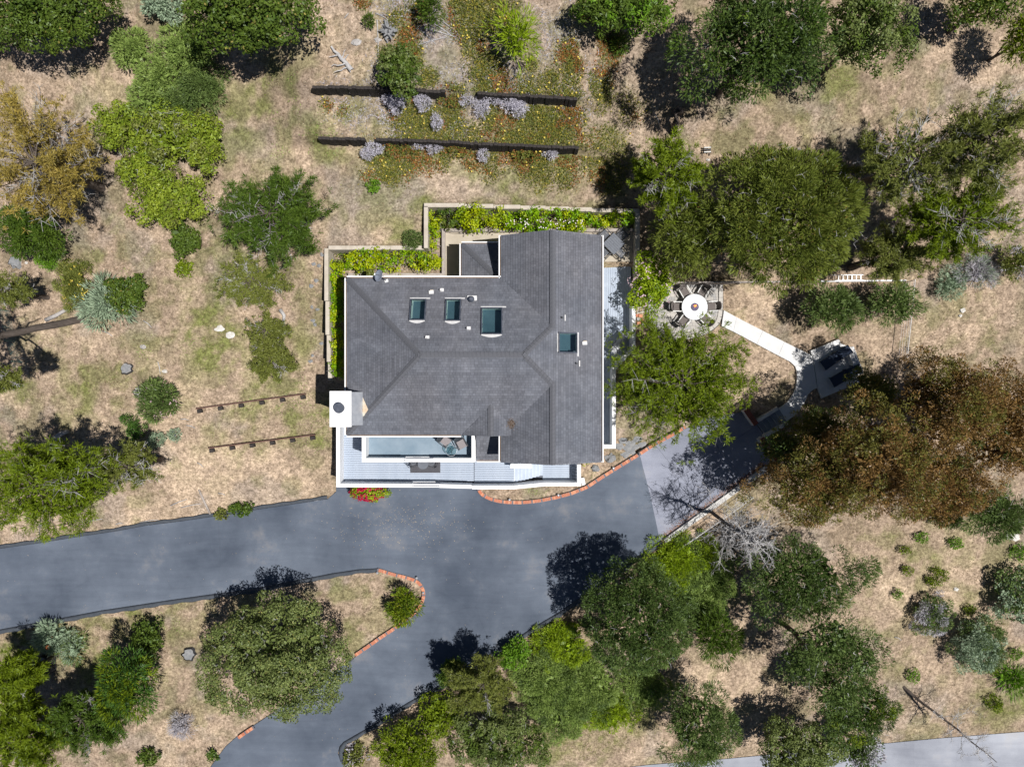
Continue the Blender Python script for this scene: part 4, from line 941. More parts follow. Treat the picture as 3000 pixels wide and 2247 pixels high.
SEED = [100]
def place(px, py, zc):
    """ground point of an upright plant whose crown centre, zc above its foot, shows at this pixel"""
    z = 0.0
    for _ in range(8):
        x, y = W(px, py, z + zc); z = g(x, y)
    return x, y, z
def plant(kind, px, py, rx, ry, zc, rz, pal, name, label, cat, group=None, **kw):
    SEED[0] += 1; r = np.random.default_rng(SEED[0])
    x, y, z = place(px, py, zc); s = (CAMH - z - zc) / FPX; rx *= s; ry *= s
    root = thing(name, label, cat, (x, y, z), 0, group); lv = Leaves(); tb = MB(); gb = MB()
    lean = kw.pop('lean', (0, 0))
    if kind == 'pine': pine(lv, tb, gb, (x, y, z), zc, rx, ry, rz, pal, r, **kw)
    else:
        lobes = kw.pop('lobes', None)
        R = math.sqrt(rx * ry)
        if zc > 1.2:
            tp = limb(tb, (x + lean[0], y + lean[1], z - .4), (x, y, z + zc), .05 + .045 * R, .04 + .012 * R, r, 6, .05, 8)
            for i in range(9):
                a = i * 2.4 + r.random(); e = (x + math.cos(a) * rx * .7, y + math.sin(a) * ry * .7, z + zc + rz * r.uniform(-.1, .6)); limb(tb, tp[2 + i % 4], e, .02 + .012 * R, .012, r, 4, .12, 5)
            gt = int(kw.pop('greytwigs', 0) * 2)
            for i in range(gt):
                a = r.random() * 6.28; q = math.sqrt(r.random()) * .9
                p = np.array((x + math.cos(a) * rx * q, y + math.sin(a) * ry * q, z + zc + rz * math.sqrt(max(0, 1 - q * q)) * .92))
                for _ in range(3): gb.tube([Vector(p), Vector(p + unit(r.normal(size=3) + np.array((0, 0, .5))) * r.uniform(.12, .34))], [.010, .004], 3, cap=False)
        else:
            kw.pop('greytwigs', 0)
            for i in range(5):
                a = i * 1.26 + r.random(); limb(tb, (x, y, z - .1), (x + math.cos(a) * rx * .6, y + math.sin(a) * ry * .6, z + zc), .02, .008, r, 3, .1, 4)
        flowers = kw.pop('flowers', None)
        if lobes:
            for lx, ly, lr, dz in lobes: crown(lv, (x + lx * rx, y + ly * ry, z + zc + dz), rx * lr, ry * lr, rz * (.6 + .4 * lr), pal, r, **kw)
        else: crown(lv, (x, y, z + zc), rx, ry, rz, pal, r, **kw)
        if flowers:
            fc, fn, fs = flowers; u = rdir(r, fn, .0); P = np.array((x, y, z + zc)) + u * np.array((rx, ry, rz)) * r.uniform(.86, 1.04, fn)[:, None]
            fl = Leaves()
            for _ in range(3): fl.add(P + r.normal(size=(fn, 3)) * fs * .25, unit(np.cross(u, r.normal(size=(fn, 3)))), unit(u + np.array((0, 0, .8))), np.full(fn, fs), np.full(fn, fs * .85), np.array(fc) * r.uniform(.8, 1.1, fn)[:, None])
            fl.build('flowers', root)['kind'] = 'stuff'
    NLEAF[0] += lv.count()
    tree = cat == 'tree'
    lv.build('crown' if tree else 'foliage', root)
    if tb.v: tb.build('trunk' if tree else 'stems', 'bark', root, smooth=True)
    if gb.v: gb.build('bare_twigs', 'pale_twig', root)['kind'] = 'stuff'
    return root
T = plant
# ---- upper left
T('oak',150,35,215,125,3.6,2.4,'oak','oak_tree','dense dark green oak in the upper left corner','tree',rc=.2,accent=(.35,.30,.08),pa=.02)
T('oak',735,25,190,150,3.8,2.6,'oak','oak_tree','round glossy oak cut by the top edge left of the timber walls','tree',rc=.17,accent=(.34,.30,.08),pa=.03,L=.2,Wd=.11)
T('oak',475,15,60,45,.9,.6,'sage','grey_shrub','grey-green spiky shrub at the top edge between two oaks','shrub',spiky=.7)
for i,(a,b,rr_,lb) in enumerate(((395,150,62,'feathery green bush right of the upper left oak'),(540,150,80,'bright green feathery bush under the left side of the top oak'),(480,235,70,'mid green feathery bush in the middle of the upper left thicket'),(590,255,70,'pale grey-green feathery bush on the right of the upper left thicket'),(430,300,55,'small green feathery bush on the left of the upper left thicket'),(545,300,55,'grey-green bush where the thicket meets the yellow-flowered shrubs'))):
    T('oak',a,b,rr_,rr_*.95,.7,.75,'brush' if i not in (3,5) else 'cypress','feathery_bush',lb,'bush',spiky=.75,L=.2,Wd=.045,rc=.3,k=2.6,group='feathery bushes in the upper left thicket')
T('oak',360,375,85,80,1.3,.9,'lime','yellow_green_shrub','yellow-green shrub on the left of the flowering thicket','shrub',rc=.26,pal2='olive',p2=.25,k=2.4)
T('oak',500,400,110,85,1.5,1.0,'lime','yellow_green_shrub','broad yellow-green shrub at the centre of the flowering thicket','shrub',rc=.22,pal2='olive',p2=.25,k=2.4,greytwigs=14)
T('oak',600,420,65,90,1.3,.9,'lime','yellow_green_shrub','narrow yellow-green shrub on the right edge of the flowering thicket','shrub',rc=.26,pal2='olive',p2=.3,k=2.2)
T('oak',425,490,90,70,1.3,.9,'lime','yellow_green_shrub','lower left yellow-green shrub beside the golden pine shadow','shrub',rc=.26,pal2='olive',p2=.3,k=2.2,greytwigs=8)
T('oak',500,590,120,90,1.4,.95,'lime','yellow_green_shrub','yellow-green shrub spreading at the foot of the flowering thicket','shrub',rc=.22,k=2.6,pal2='olive',p2=.2)
T('pine',125,470,170,205,5.4,2.4,'gold','golden_pine','sparse golden-orange pine leaning over the left edge','tree',nb=84,twigs=9,per=10,dead=.9,tuft=.28,core=0,shell=.6)
T('oak',90,680,110,70,1.8,1.2,'pinedark','dark_shrub','dark green shrub below the golden pine at the left edge','shrub',spiky=.6,L=.22,Wd=.05)
T('pine',800,640,165,140,3.2,1.6,'pinedark','pine_tree','dark green young pine with grey cones left of the courtyard wall','tree',nb=52,twigs=8,per=15,dead=.55,tuft=.32)
T('pine',745,830,108,85,2.4,.9,'olive','pine_tree','pale lichen-covered pine below the dark young pine','tree',nb=44,twigs=8,per=11,dead=.85,tuft=.22)
T('pine',785,985,72,62,1.3,.6,'olive','small_pine','low olive pine bush left of the white wall, upper of two','bush',nb=30,twigs=6,per=12,dead=.5,tuft=.2)
T('pine',800,1065,70,58,1.2,.6,'olive','small_pine','low olive pine bush left of the white wall, lower of two','bush',nb=30,twigs=7,per=13,dead=.2,tuft=.2)
T('oak',542,702,48,46,.7,.75,'oak','round_bush','round dark green bush below the yellow-green thicket','bush',rc=.3)
T('oak',138,762,33,30,.4,.45,'bright','round_bush','small bright green round bush near the left edge','bush',spiky=.5,L=.14,Wd=.04)
T('oak',538,790,28,23,.35,.35,'pine','low_bush','small low green bush in the middle of the left slope','bush',rc=.35)
T('oak',215,832,48,72,.45,.4,'olive','ice_plant_mound','olive ice plant mound with yellow flowers left of the silver shrub','ground cover',spiky=.7,L=.13,Wd=.035,flowers=((.75,.6,.1),50,.09))
T('oak',312,885,88,68,.6,.6,'sage','silver_shrub','silvery grey-green spiky shrub on the left slope','shrub',spiky=.9,L=.36,Wd=.05,rc=.35,k=2.4)
T('oak',372,862,60,58,.8,.8,'oak','dark_bush','dark green leafy bush on the right of the silver shrub','bush',rc=.25,accent=(.4,.32,.1),pa=.03)
T('pine',35,850,62,52,3.2,1.1,'olive','small_pine','small grey-twigged pine at the left edge','tree',nb=30,twigs=6,per=10,dead=.8,tuft=.22)
T('oak',465,1175,60,58,.7,.7,'cypress','echium_shrub','round blue-green shrub with pinkish flower cones','shrub',spiky=.8,L=.26,Wd=.05,k=3,flowers=((.55,.40,.42),38,.1))
T('oak',378,1228,26,14,.3,.3,'deepgreen','small_shrub','small blue-green plant left below the pink-coned shrub','plant',spiky=.6,L=.13,Wd=.05,k=2)
T('oak',400,1262,30,24,.45,.4,'deepgreen','small_shrub','leafy blue-green plant beside the left pine','plant',spiky=.5,L=.13,Wd=.05)
T('oak',460,1288,24,22,.35,.35,'sage','small_shrub','silvery green plant left of the bare brown bed','plant',spiky=.6,L=.13,Wd=.05)
T('oak',512,1275,16,20,.3,.3,'sage','small_shrub','single pale green tuft with blue flowers below the pink-coned shrub','plant',spiky=.6,L=.12,Wd=.04,flowers=((.3,.3,.6),10,.05))
T('pine',140,1420,205,155,6.2,2.2,'pine','pine_tree','big grey-twigged pine above the left driveway arm','tree',nb=70,twigs=7,per=13,shell=1.6,core=.9,dead=.55,tuft=.3)
T('pine',375,1365,95,70,4.0,1.2,'olive','pine_tree','smaller lichen-grey pine on the right of the big left pine','tree',nb=42,twigs=8,per=11,dead=.8,tuft=.25)
# ---- lower left
T('oak',815,1925,228,190,3.4,2.6,'oakgrey','oak_tree','large round grey-green oak on the driveway island','tree',rc=.13,L=.14,Wd=.08,k=2.7,greytwigs=26,accent=(.34,.33,.10),pa=.04)
T('oak',433,1878,52,55,1.0,1.0,'oak','dark_bush','small dark green tree left of the grey-green oak','bush',rc=.26)
T('oak',378,2000,92,105,3.0,2.0,'deepgreen','pine_tree','vivid green young pine at the lower left','tree',spiky=.85,L=.3,Wd=.05,rc=.2,k=2.8,pal2='pine',p2=.5)
T('pine',50,1985,72,85,3.5,1.5,'pine','pine_tree','light olive pine cut by the left edge at the lower left','tree',nb=44,twigs=8,per=13,dead=.3,tuft=.32)
T('pine',75,2150,125,110,4.2,2.0,'pine','pine_tree','broad green pine in the bottom left corner','tree',nb=64,twigs=8,per=14,dead=.35,tuft=.3)
T('pine',265,2110,115,95,3.6,1.6,'pinedark','pine_tree','dark pine right of the corner pine at the lower left','tree',nb=56,twigs=8,per=14,dead=.35,tuft=.28)
T('oak',160,1858,58,42,.55,.55,'sage','silver_shrub','silver sage bush with a rusty ball beside the left driveway kerb','shrub',spiky=.85,L=.28,Wd=.045,rc=.34,k=2.2)
T('oak',214,1898,42,42,.45,.45,'sage','silver_shrub','grey-green sage bush right of the rusty ball','shrub',spiky=.85,L=.26,Wd=.045,rc=.34,k=2,pal2='cypress',p2=.5)
T('oak',532,2122,34,34,.4,.35,'grey','dead_shrub','grey dead twiggy bush on the bottom left slope','shrub',spiky=.9,L=.3,Wd=.018,k=1.4)
T('oak',435,2215,34,26,.3,.3,'oak','low_bush','dark low bush at the bottom edge below the grey dead bush','bush')
T('oak',622,2213,18,18,.25,.25,'pinedark','low_bush','tiny dark bush beside the bottom driveway mouth','bush')
T('oak',1185,1777,46,52,.9,.85,'pine','round_bush','yellow-green spiky bush at the tip of the driveway island','bush',spiky=.85,L=.26,Wd=.05,rc=.28,pal2='pinedark',p2=.25,accent=(.4,.38,.05),pa=.08)
T('oak',712,1492,42,20,.35,.3,'pinedark','low_bush','dark green low bush on the upper edge of the left driveway','bush')
T('oak',649,1508,17,15,.25,.25,'olive','low_bush','small olive bush where the plank meets the driveway','bush',spiky=.5)
T('oak',1078,1440,54,28,.9,.7,'rose','bougainvillea','crimson-flowered bougainvillea below the front deck','bush',rc=.3,L=.13,Wd=.09,flowers=((.50,.012,.06),240,.11))
# ---- lower right
T('oak',1866,1798,160,176,4.8,3.2,'dark','cypress_tree','large round dark green cypress over the driveway','tree',spiky=.6,L=.15,Wd=.05,rc=.115,k=2.9,lob=.08,greytwigs=10,fill=.12,pal2='cypress',p2=.2)
BR = [(1650,1885,85,75,'bright green brush right of the driveway kerb, nearest the big cypress'),(1590,1985,115,95,'soft green brush in the middle of the lower thicket'),(1715,1995,115,100,'pale green brush just left below the big cypress'),(1780,2080,95,60,'yellowish brush under the big cypress'),(1650,2080,115,85,'grey-green brush low in the lower thicket'),(1890,2020,85,60,'green brush at the foot of the big cypress'),(1990,1640,105,85,'bright green brush below the wire fence'),(2070,1685,100,90,'green brush right of the big cypress top'),(2050,1770,85,60,'grey-green brush right of the big cypress')]
for i,(a,b,c_,d_,lb) in enumerate(BR): T('oak',a,b,c_,d_,.8,.9,'brush' if i%3 else 'feather','coyote_brush',lb,'bush',spiky=.7,L=.16,Wd=.038,rc=.2,k=2.8,pal2='cypress',p2=.2,lob=.3,group='brush on the slope below the driveway')
T('oak',1505,1912,48,38,.9,.8,'bright','leafy_bush','bright green leafy bush at the kerb casting shade on the driveway','bush',rc=.3,spiky=.4)
T('pine',1400,2005,105,85,3.0,1.3,'olive','small_pine','olive pine with grey twigs between kerb and brush','tree',nb=46,twigs=8,per=13,dead=.6,tuft=.24)
T('oak',1290,2090,68,62,1.6,1.0,'pine','leafy_bush','olive green bush at the kerb above the bottom thicket','bush',rc=.25)
T('oak',1195,2190,95,80,2.2,1.5,'pine','shrub_tree','yellow-green tree at the bottom beside the driveway bend','tree',spiky=.5,L=.2,Wd=.06,rc=.2)
T('oak',1455,2170,150,100,2.6,1.5,'oakgrey','oak_tree','grey-green oak at the bottom centre','tree',rc=.16,L=.14,Wd=.075,greytwigs=22,pal2='oak',p2=.3)
T('oak',1040,2212,36,34,.45,.4,'olive','dry_bush','dry olive bush inside the bottom driveway bend','bush',spiky=.5,pal2='grey',p2=.3)
T('pine',1330,1975,45,40,2.0,.8,'pinedark','small_pine','dark small pine on the kerb shading the driveway','tree',nb=26,twigs=6,per=13,dead=.3,tuft=.22)
T('oak',2340,1695,165,130,4.6,2.2,'dark','cypress_tree','dark green cypress right of the bare grey tree','tree',spiky=.75,L=.19,Wd=.046,rc=.17,k=2.2,greytwigs=16,pal2='cypress',p2=.3,lob=.3)
T('oak',2099,1868,66,66,2.4,1.4,'pinedark','small_pine','small dark pine between the big cypress and the dry clearing','tree',spiky=.9,L=.3,Wd=.045,rc=.26)
T('oak',2410,1930,150,140,6.0,2.2,'cypress','cypress_tree','tall open cypress with a dark trunk shading the dry clearing','tree',spiky=.75,L=.19,Wd=.048,rc=.17,k=1.3,lob=.35,greytwigs=14,pal2='dark',p2=.4,lobes=((.0,.5,.62,.6),(.55,.1,.6,.3),(-.5,.0,.45,.2),(.2,-.6,.5,0)))
T('oak',2505,2070,125,100,4.6,1.8,'dark','cypress_tree','dark drooping tree above the public road','tree',spiky=.7,L=.19,Wd=.048,rc=.19,k=2.0,greytwigs=12,pal2='pine',p2=.25,lob=.3)
T('oak',2046,2120,108,125,4.0,2.4,'cypress','cypress_tree','dark green tree left of the dry clearing at the bottom','tree',spiky=.8,L=.2,Wd=.045,rc=.2,k=2.3,greytwigs=8,pal2='dark',p2=.3)
T('oak',2340,2190,135,85,3.0,1.6,'oakgrey','oak_tree','grey-green oak overhanging the public road','tree',rc=.17,L=.14,Wd=.075,greytwigs=16)
T('oak',2520,2190,62,55,2.2,1.2,'cypress','shrub_tree','small green tree at the road edge right of the oak','tree',spiky=.6,pal2='grey',p2=.35)
T('oak',2864,1883,78,88,.9,1.1,'sage','sage_shrub','large round grey-green sage bush at the lower right','shrub',spiky=.6,L=.16,Wd=.05,rc=.2,pal2='cypress',p2=.35)
T('oak',2735,1800,62,55,.6,.6,'cypress','dry_bush','half-dead bush left above the round sage bush','bush',spiky=.6,L=.15,Wd=.04,pal2='grey',p2=.45)
T('oak',2975,1735,62,75,.9,.8,'sage','sage_shrub','grey-green shrub cut by the right edge','shrub',spiky=.5,pal2='cypress',p2=.4)
T('oak',2968,1990,46,42,.45,.5,'bright','grass_clump','arching green grass clump at the lower right edge','plant',spiky=1.0,L=.6,Wd=.04,rc=.35,k=2.2)
T('oak',2912,1500,105,70,3.0,1.4,'cypress','pine_tree','dark drooping pine at the right edge below the rust trees','tree',spiky=.85,L=.3,Wd=.045,rc=.22,greytwigs=14)
T('oak',2772,1515,38,30,1.4,.7,'pinedark','small_pine','small dark conifer below the rust trees','bush',spiky=.9,L=.26,Wd=.045)
for i,(a,b,c_,lb) in enumerate(((2700,1575,18,'tiny green shrub on the right slope, nearest the rust trees'),(2650,1610,14,'tiny green shrub left of the others on the right slope'),(2800,1590,20,'green shrub with a dark side on the right slope'),(2745,1690,32,'bright green shrub above the half-dead bush'),(2630,1740,14,'tiny shrub alone left of the half-dead bush'),(2840,1785,16,'small green shrub above the round sage bush'),(2675,1980,20,'small green shrub above the bare leaning tree'),(2905,1960,20,'small green shrub left of the grass clump'),(2975,1915,18,'small shrub at the right edge above the grass clump'),(2910,2060,28,'green shrub above the public road at the right'),(2985,1620,30,'olive shrub cut by the right edge'),(2660,1670,16,'low shrub in the middle of the right slope'))):
    T('oak',a,b,c_,c_*.85,.25,.28,'pine' if i%2 else 'bright','low_shrub',lb,'bush',spiky=.5,L=.12,Wd=.05,k=2.2,group='small shrubs on the right slope')
# ---- rust coloured trees
RL = dict(spiky=.5,L=.15,Wd=.05,rc=.13,k=2.6,lob=.35,accent=(.55,.42,.30),pa=.03,fill=.25)
T('oak',2390,1405,165,145,6.0,2.8,'rustgreen','rust_tree','olive-brown tree beside the parking pad, leftmost of the rusty trees','tree',pal2='rust',p2=.45,**RL)
T('oak',2565,1350,170,160,7.4,3.0,'rust','rust_tree','rust-brown tree in the middle of the rusty group','tree',pal2='rustgreen',p2=.5,**RL)
T('oak',2760,1190,165,160,7.6,3.0,'rust','rust_tree','large rust-brown tree at the upper right of the rusty group','tree',pal2='rustgreen',p2=.35,**RL)
T('oak',2730,1420,150,120,5.2,2.4,'rust','rust_tree','orange-brown tree at the lower right of the rusty group','tree',pal2='rustgreen',p2=.2,**RL)
T('oak',2910,1250,150,170,6.0,2.8,'rust','rust_tree','rust-red tree cut by the right edge','tree',pal2='dark',p2=.12,**RL)
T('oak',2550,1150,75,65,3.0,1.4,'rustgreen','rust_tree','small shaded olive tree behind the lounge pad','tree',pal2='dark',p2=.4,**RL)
T('oak',2395,1265,115,80,3.4,1.6,'rustgreen','rust_tree','added olive tree filling the dark shadow zone between lounge pad and garden steps','tree',pal2='dark',p2=.4,spiky=.5,L=.15,Wd=.05,rc=.16,k=2.2)  # added mass to darken the rust trees' shadow zone and its dark vegetation
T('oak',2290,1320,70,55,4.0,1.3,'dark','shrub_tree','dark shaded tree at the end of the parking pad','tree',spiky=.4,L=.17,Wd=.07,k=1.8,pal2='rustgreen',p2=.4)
# ---- right of the house
T('pine',1990,1118,215,200,5.2,2.0,'pine','pine_tree','bright green pine between the side deck and the parking pad','tree',nb=84,twigs=7,per=12,dead=.35,tuft=.28,shell=2.6,core=1.1,wdt=.034)
T('oak',1908,832,72,88,3.0,.9,'rose','rose_bush','climbing rose with pale pink blooms beside the side deck','bush',rc=.22,L=.13,Wd=.085,k=2.8,lob=.35,flowers=((.85,.62,.68),85,.1))
T('oak',2290,635,232,215,5.4,2.8,'dense','pine_tree','huge rounded dense pine above the fire table patio','tree',spiky=.85,L=.26,Wd=.042,rc=.11,k=3.6,lob=.1,greytwigs=30,fill=.12,accent=(.35,.22,.06),pa=.01)
T('pine',1950,520,105,125,4.6,2.0,'pine','pine_tree','pale pine with grey twigs above the courtyard corner','tree',nb=56,twigs=9,per=14,dead=.6,tuft=.28)
T('oak',2010,690,95,115,4.2,2.0,'dense','pine_tree','olive pine squeezed between courtyard corner and the huge rounded pine','tree',spiky=.85,L=.26,Wd=.042,rc=.16,k=3,greytwigs=12)
T('oak',2215,130,215,185,6.4,3.4,'dark','cypress_tree','tall dark green conifer casting a long shadow at the top right','tree',spiky=.6,L=.22,Wd=.06,rc=.16,k=2.6,lob=.3,greytwigs=14,pal2='pinedark',p2=.3)
T('oak',2530,90,135,135,5.0,2.4,'oakgrey','oak_tree','pale grey-green oak right of the tall dark conifer','tree',rc=.17,L=.15,Wd=.08,k=2.6,pal2='oak',p2=.3)
T('oak',1830,35,165,70,2.8,1.6,'oak','leafy_tree','leafy mid green tree at the top edge right of the feathery conifer','tree',rc=.2,pal2='bright',p2=.3,L=.22,Wd=.08)
T('oak',2875,15,110,70,2.9,2.0,'oak','oak_tree','dark oak at the top right with a leaning trunk','tree',rc=.22,k=2.0,pal2='olive',p2=.3)
T('oak',2990,115,50,75,2.6,1.8,'pine','pine_tree','green pine in the upper right corner','tree',spiky=.8,L=.28,Wd=.05)
T('pine',2650,470,150,140,7.0,2.2,'olive','pine_tree','sparse lichen-grey pine with a long shadow, left of the right-edge pines','tree',nb=50,twigs=8,per=10,dead=.9,tuft=.26)
T('pine',2880,420,150,150,8.0,2.4,'olive','pine_tree','tall sparse pine at the right edge with lichen-grey branches','tree',nb=60,twigs=8,per=11,dead=.8,tuft=.28)
T('pine',2800,640,170,130,6.5,2.0,'pine','pine_tree','green sparse pine at the right below the lichen-grey pines','tree',nb=64,twigs=9,per=13,dead=.6,tuft=.28)
T('pine',2620,740,110,90,5.0,1.5,'olive','pine_tree','small sparse pine right of the huge rounded pine','tree',nb=40,twigs=8,per=12,dead=.6,tuft=.26)
T('oak',2440,905,82,68,2.2,1.2,'cypress','cypress_tree','grey-green cypress below the ladder, left of a pair','tree',spiky=.9,L=.26,Wd=.045,rc=.2,k=3)
T('oak',2615,890,78,58,2.2,1.1,'cypress','cypress_tree','grey-green cypress below the white rail, right of a pair','tree',spiky=.9,L=.26,Wd=.045,rc=.2,k=2.6)
T('oak',2860,795,62,45,.6,.5,'grey','dead_shrub','grey leafless shrub at the right below the sparse pines','shrub',spiky=.8,L=.3,Wd=.02,k=1.8,pal2='sage',p2=.4)
T('oak',2785,830,45,40,.5,.45,'sage','silver_shrub','silvery shrub left of the grey leafless shrub','shrub',spiky=.8,L=.22,Wd=.035,k=2)
T('oak',2975,770,45,45,1.2,.8,'olive','small_pine','small olive pine at the right edge beside the grey shrub','bush',spiky=.7,L=.22,Wd=.04,pal2='grey',p2=.3)
# ---- top centre
T('oak',1512,112,62,74,1.7,1.3,'feather','feathery_conifer','yellow-green feathery young conifer above the timber walls','tree',spiky=1.0,L=.5,Wd=.05,rc=.2,k=1.7,lob=.6,dense=.5)
T('oak',1263,35,34,42,1.2,.9,'pinedark','small_pine','small dark pine at the top edge above the dead branches','bush',spiky=.9,L=.28,Wd=.045)
T('oak',1173,205,66,76,1.3,1.1,'oak','oak_shrub','olive oak shrub growing over the upper timber wall','shrub',rc=.2,pal2='oakgrey',p2=.4,L=.14,Wd=.075)
T('oak',1080,62,13,18,.35,.35,'pinedark','seedling','tiny dark conifer seedling at the upper left of the terraces','plant',spiky=.8,L=.18,Wd=.04)
T('oak',1096,547,19,18,.25,.28,'bright','round_bush','single small bright bush on the dry lawn above the court','bush',spiky=.4,L=.12,Wd=.05)
T('oak',1205,703,26,30,.4,.35,'cypress','low_bush','dark grey-green bush leaning on the outside of the courtyard wall','bush',spiky=.6,L=.14,Wd=.04)
T('oak',1812,128,26,30,.6,.6,'pinedark','small_pine','small dark conifer beside the leafy tree at the top','bush',spiky=.8,L=.22,Wd=.04)
# grey dried clumps on the timber walls
ORD = ['first','second','third','fourth','fifth','sixth','seventh','eighth']
UP = [(1157,290,34,42),(1240,301,24,24),(1279,358,14,24),(1370,282,26,18),(1412,320,20,26),(1442,290,24,22),(1497,290,34,24),(1514,322,34,18)]
for i,(a,b,c_,d_) in enumerate(UP): T('oak',a,b,c_,d_,.45,.4,'purple','dried_clump','grey dried plant clump on the upper timber wall, %s from the left'%ORD[i],'shrub','dried clumps on the upper wall',spiky=.4,L=.15,Wd=.03,k=2.2)
LO = [(1092,414,28,20),(1077,452,18,18),(1225,425,18,14),(1268,422,28,14),(1415,450,14,26),(1616,436,20,16)]
for i,(a,b,c_,d_) in enumerate(LO): T('oak',a,b,c_,d_,.4,.35,'purple','dried_clump','grey dried plant clump on the lower timber wall, %s from the left'%ORD[i],'shrub','dried clumps on the lower wall',spiky=.4,L=.15,Wd=.03,k=2.2)
for i,(a,b,c_,d_,lb) in enumerate(((1165,412,62,20,'orange-green ice plant draped over the left of the lower timber wall'),(1330,424,40,18,'green and red ice plant draped over the middle of the lower timber wall'),(1545,428,58,24,'reddish ice plant draped over the right of the lower timber wall'),(1330,290,42,20,'green ice plant filling the gap in the upper timber wall'))):
    T('oak',a,b,c_,d_,.3,.3,'olive','ice_plant_clump',lb,'ground cover',spiky=.6,L=.13,Wd=.045,k=2.6,lob=.4,accent=(.42,.17,.06),pa=.25,flowers=((.75,.6,.12),6,.09))
# ivy hedges in the courtyard beds
def hedge(label, x0, x1, y0, y1, z0, z1, pal, pal2=None, p2=0.0, k=4.2, accent=None, pa=0.0, flowers=0):
    SEED[0] += 1; r = np.random.default_rng(SEED[0]); root = thing('ivy_hedge', label, 'hedge', ((x0+x1)/2, (y0+y1)/2, z0)); lv = Leaves()
    nc = max(6, int((x1-x0)*(y1-y0) / .055)); cc = np.stack([r.uniform(x0, x1, nc), r.uniform(y0, y1, nc), z0 + (z1-z0) * r.uniform(.25, 1.0, nc)], 1)
    m = int(k * (x1-x0)*(y1-y0) / (.13 * .09 * .5)); i = r.integers(0, nc, m); d = unit(r.normal(size=(m, 3)) + np.array((0, 0, .6)))
    cb = r.random(nc); P = cc[i] + d * r.uniform(.08, .34, m)[:, None]; C = colours(r, pal, m, cb[i], accent, pa)
    if pal2: q = (r.random(nc) < p2)[i]; C[q] = colours(r, pal2, m, cb[i])[q]
    lv.add(P, unit(np.cross(d, r.normal(size=(m, 3)))), unit(d + .6 * r.normal(size=(m, 3))), .13 * r.uniform(.6, 1.4, m), .09 * r.uniform(.7, 1.3, m), C)
    lv.build('foliage', root); NLEAF[0] += m
    st = MB()
    for j in range(int(6 + (x1-x0+y1-y0) * 3)):
        p = np.array((r.uniform(x0, x1), r.uniform(y0, y1), z0)); limb(st, p, p + np.array((r.normal()*.3, r.normal()*.3, (z1-z0)*.9)), .015, .006, r, 3, .15, 4)
    st.build('stems', 'grey_wood', root)
    if flowers:
        fl = Leaves(); P = np.stack([r.uniform(x0, x1, flowers), r.uniform(y0, (y0+y1)/2, flowers), np.full(flowers, z1 + .05)], 1)
        fl.add(P, unit(r.normal(size=(flowers, 3)) * np.array((1, 1, .2))), np.tile((0., 0., 1.), (flowers, 1)), np.full(flowers, .09), np.full(flowers, .09), np.tile((.8, .72, .72), (flowers, 1))); fl.build('flowers', root)['kind'] = 'stuff'
hedge('narrow bright yellow-green ivy along the west courtyard wall', -10.9, -10.15, .35, 7.3, 2.4, 3.55, 'ivy', 'ivygreen', .45)
hedge('olive shrubs in the west corner of the courtyard bed', -10.8, -9.7, 7.0, 7.85, 2.4, 3.0, 'pinedark', 'olive', .4, k=2.2)
hedge('yellow ivy bed along the west part of the courtyard wall', -9.8, -4.95, 6.85, 8.0, 2.5, 4.05, 'ivy', 'ivygreen', .35, accent=(.35,.34,.3), pa=.06)
hedge('yellow ivy bed on the inner corner of the courtyard wall', -5.0, -4.35, 7.0, 10.2, 2.5, 4.4, 'ivy', 'ivygreen', .15)
hedge('dark olive shrub in the inner corner of the courtyard', -4.7, -3.2, 9.4, 10.35, 2.4, 4.1, 'pinedark', 'olive', .3)
hedge('tall yellow ivy at the back of the courtyard', -3.3, -.3, 9.15, 10.4, 2.5, 4.5, 'ivy', 'rose', .35)
hedge('fresh green ivy with white flowers at the back of the courtyard', -.4, 4.3, 9.15, 10.35, 2.4, 3.9, 'ivygreen', 'ivy', .3, flowers=60)
hedge('thin yellow-green ivy at the east end of the back wall', 4.2, 7.35, 9.6, 10.35, 2.4, 3.25, 'ivygreen', 'ivy', .55)
T('oak',1070,797,30,16,.45,.35,'olive','low_bush','small yellow-green bush on the court sleeper near the satellite dish','bush',L=.13,Wd=.08)
hedge('yellow flowering plants at the corner of the house under the side deck', 5.05, 5.75, -4.75, -4.05, .1, .45, 'ivy', None, 0, k=2.2)
hedge('yellow plants below the gable by the landing', 4.45, 5.4, -5.0, -4.8, .1, .4, 'ivy', None, 0, k=2)
# ================================================================== GARDEN WALLS, PATIO, FURNITURE
pm('dark_timber', (.022, .019, .018), (.06, .052, .048), scale=9, rough=.9, bump=.5)
pm('brown_timber', (.10, .055, .042), (.17, .10, .08), scale=8, rough=.9, bump=.4)
pm('paver', (.36, .34, .315), (.45, .43, .40), scale=6, rough=.95, bump=.25, bscale=60)
pm('paver_b', (.43, .405, .37), (.51, .485, .45), scale=6, rough=.95, bump=.25, bscale=60)
pm('paver_c', (.30, .295, .29), (.38, .37, .36), scale=6, rough=.95, bump=.25, bscale=60)
pm('dark_joint', (.06, .055, .05), (.12, .11, .10), scale=20, rough=1)
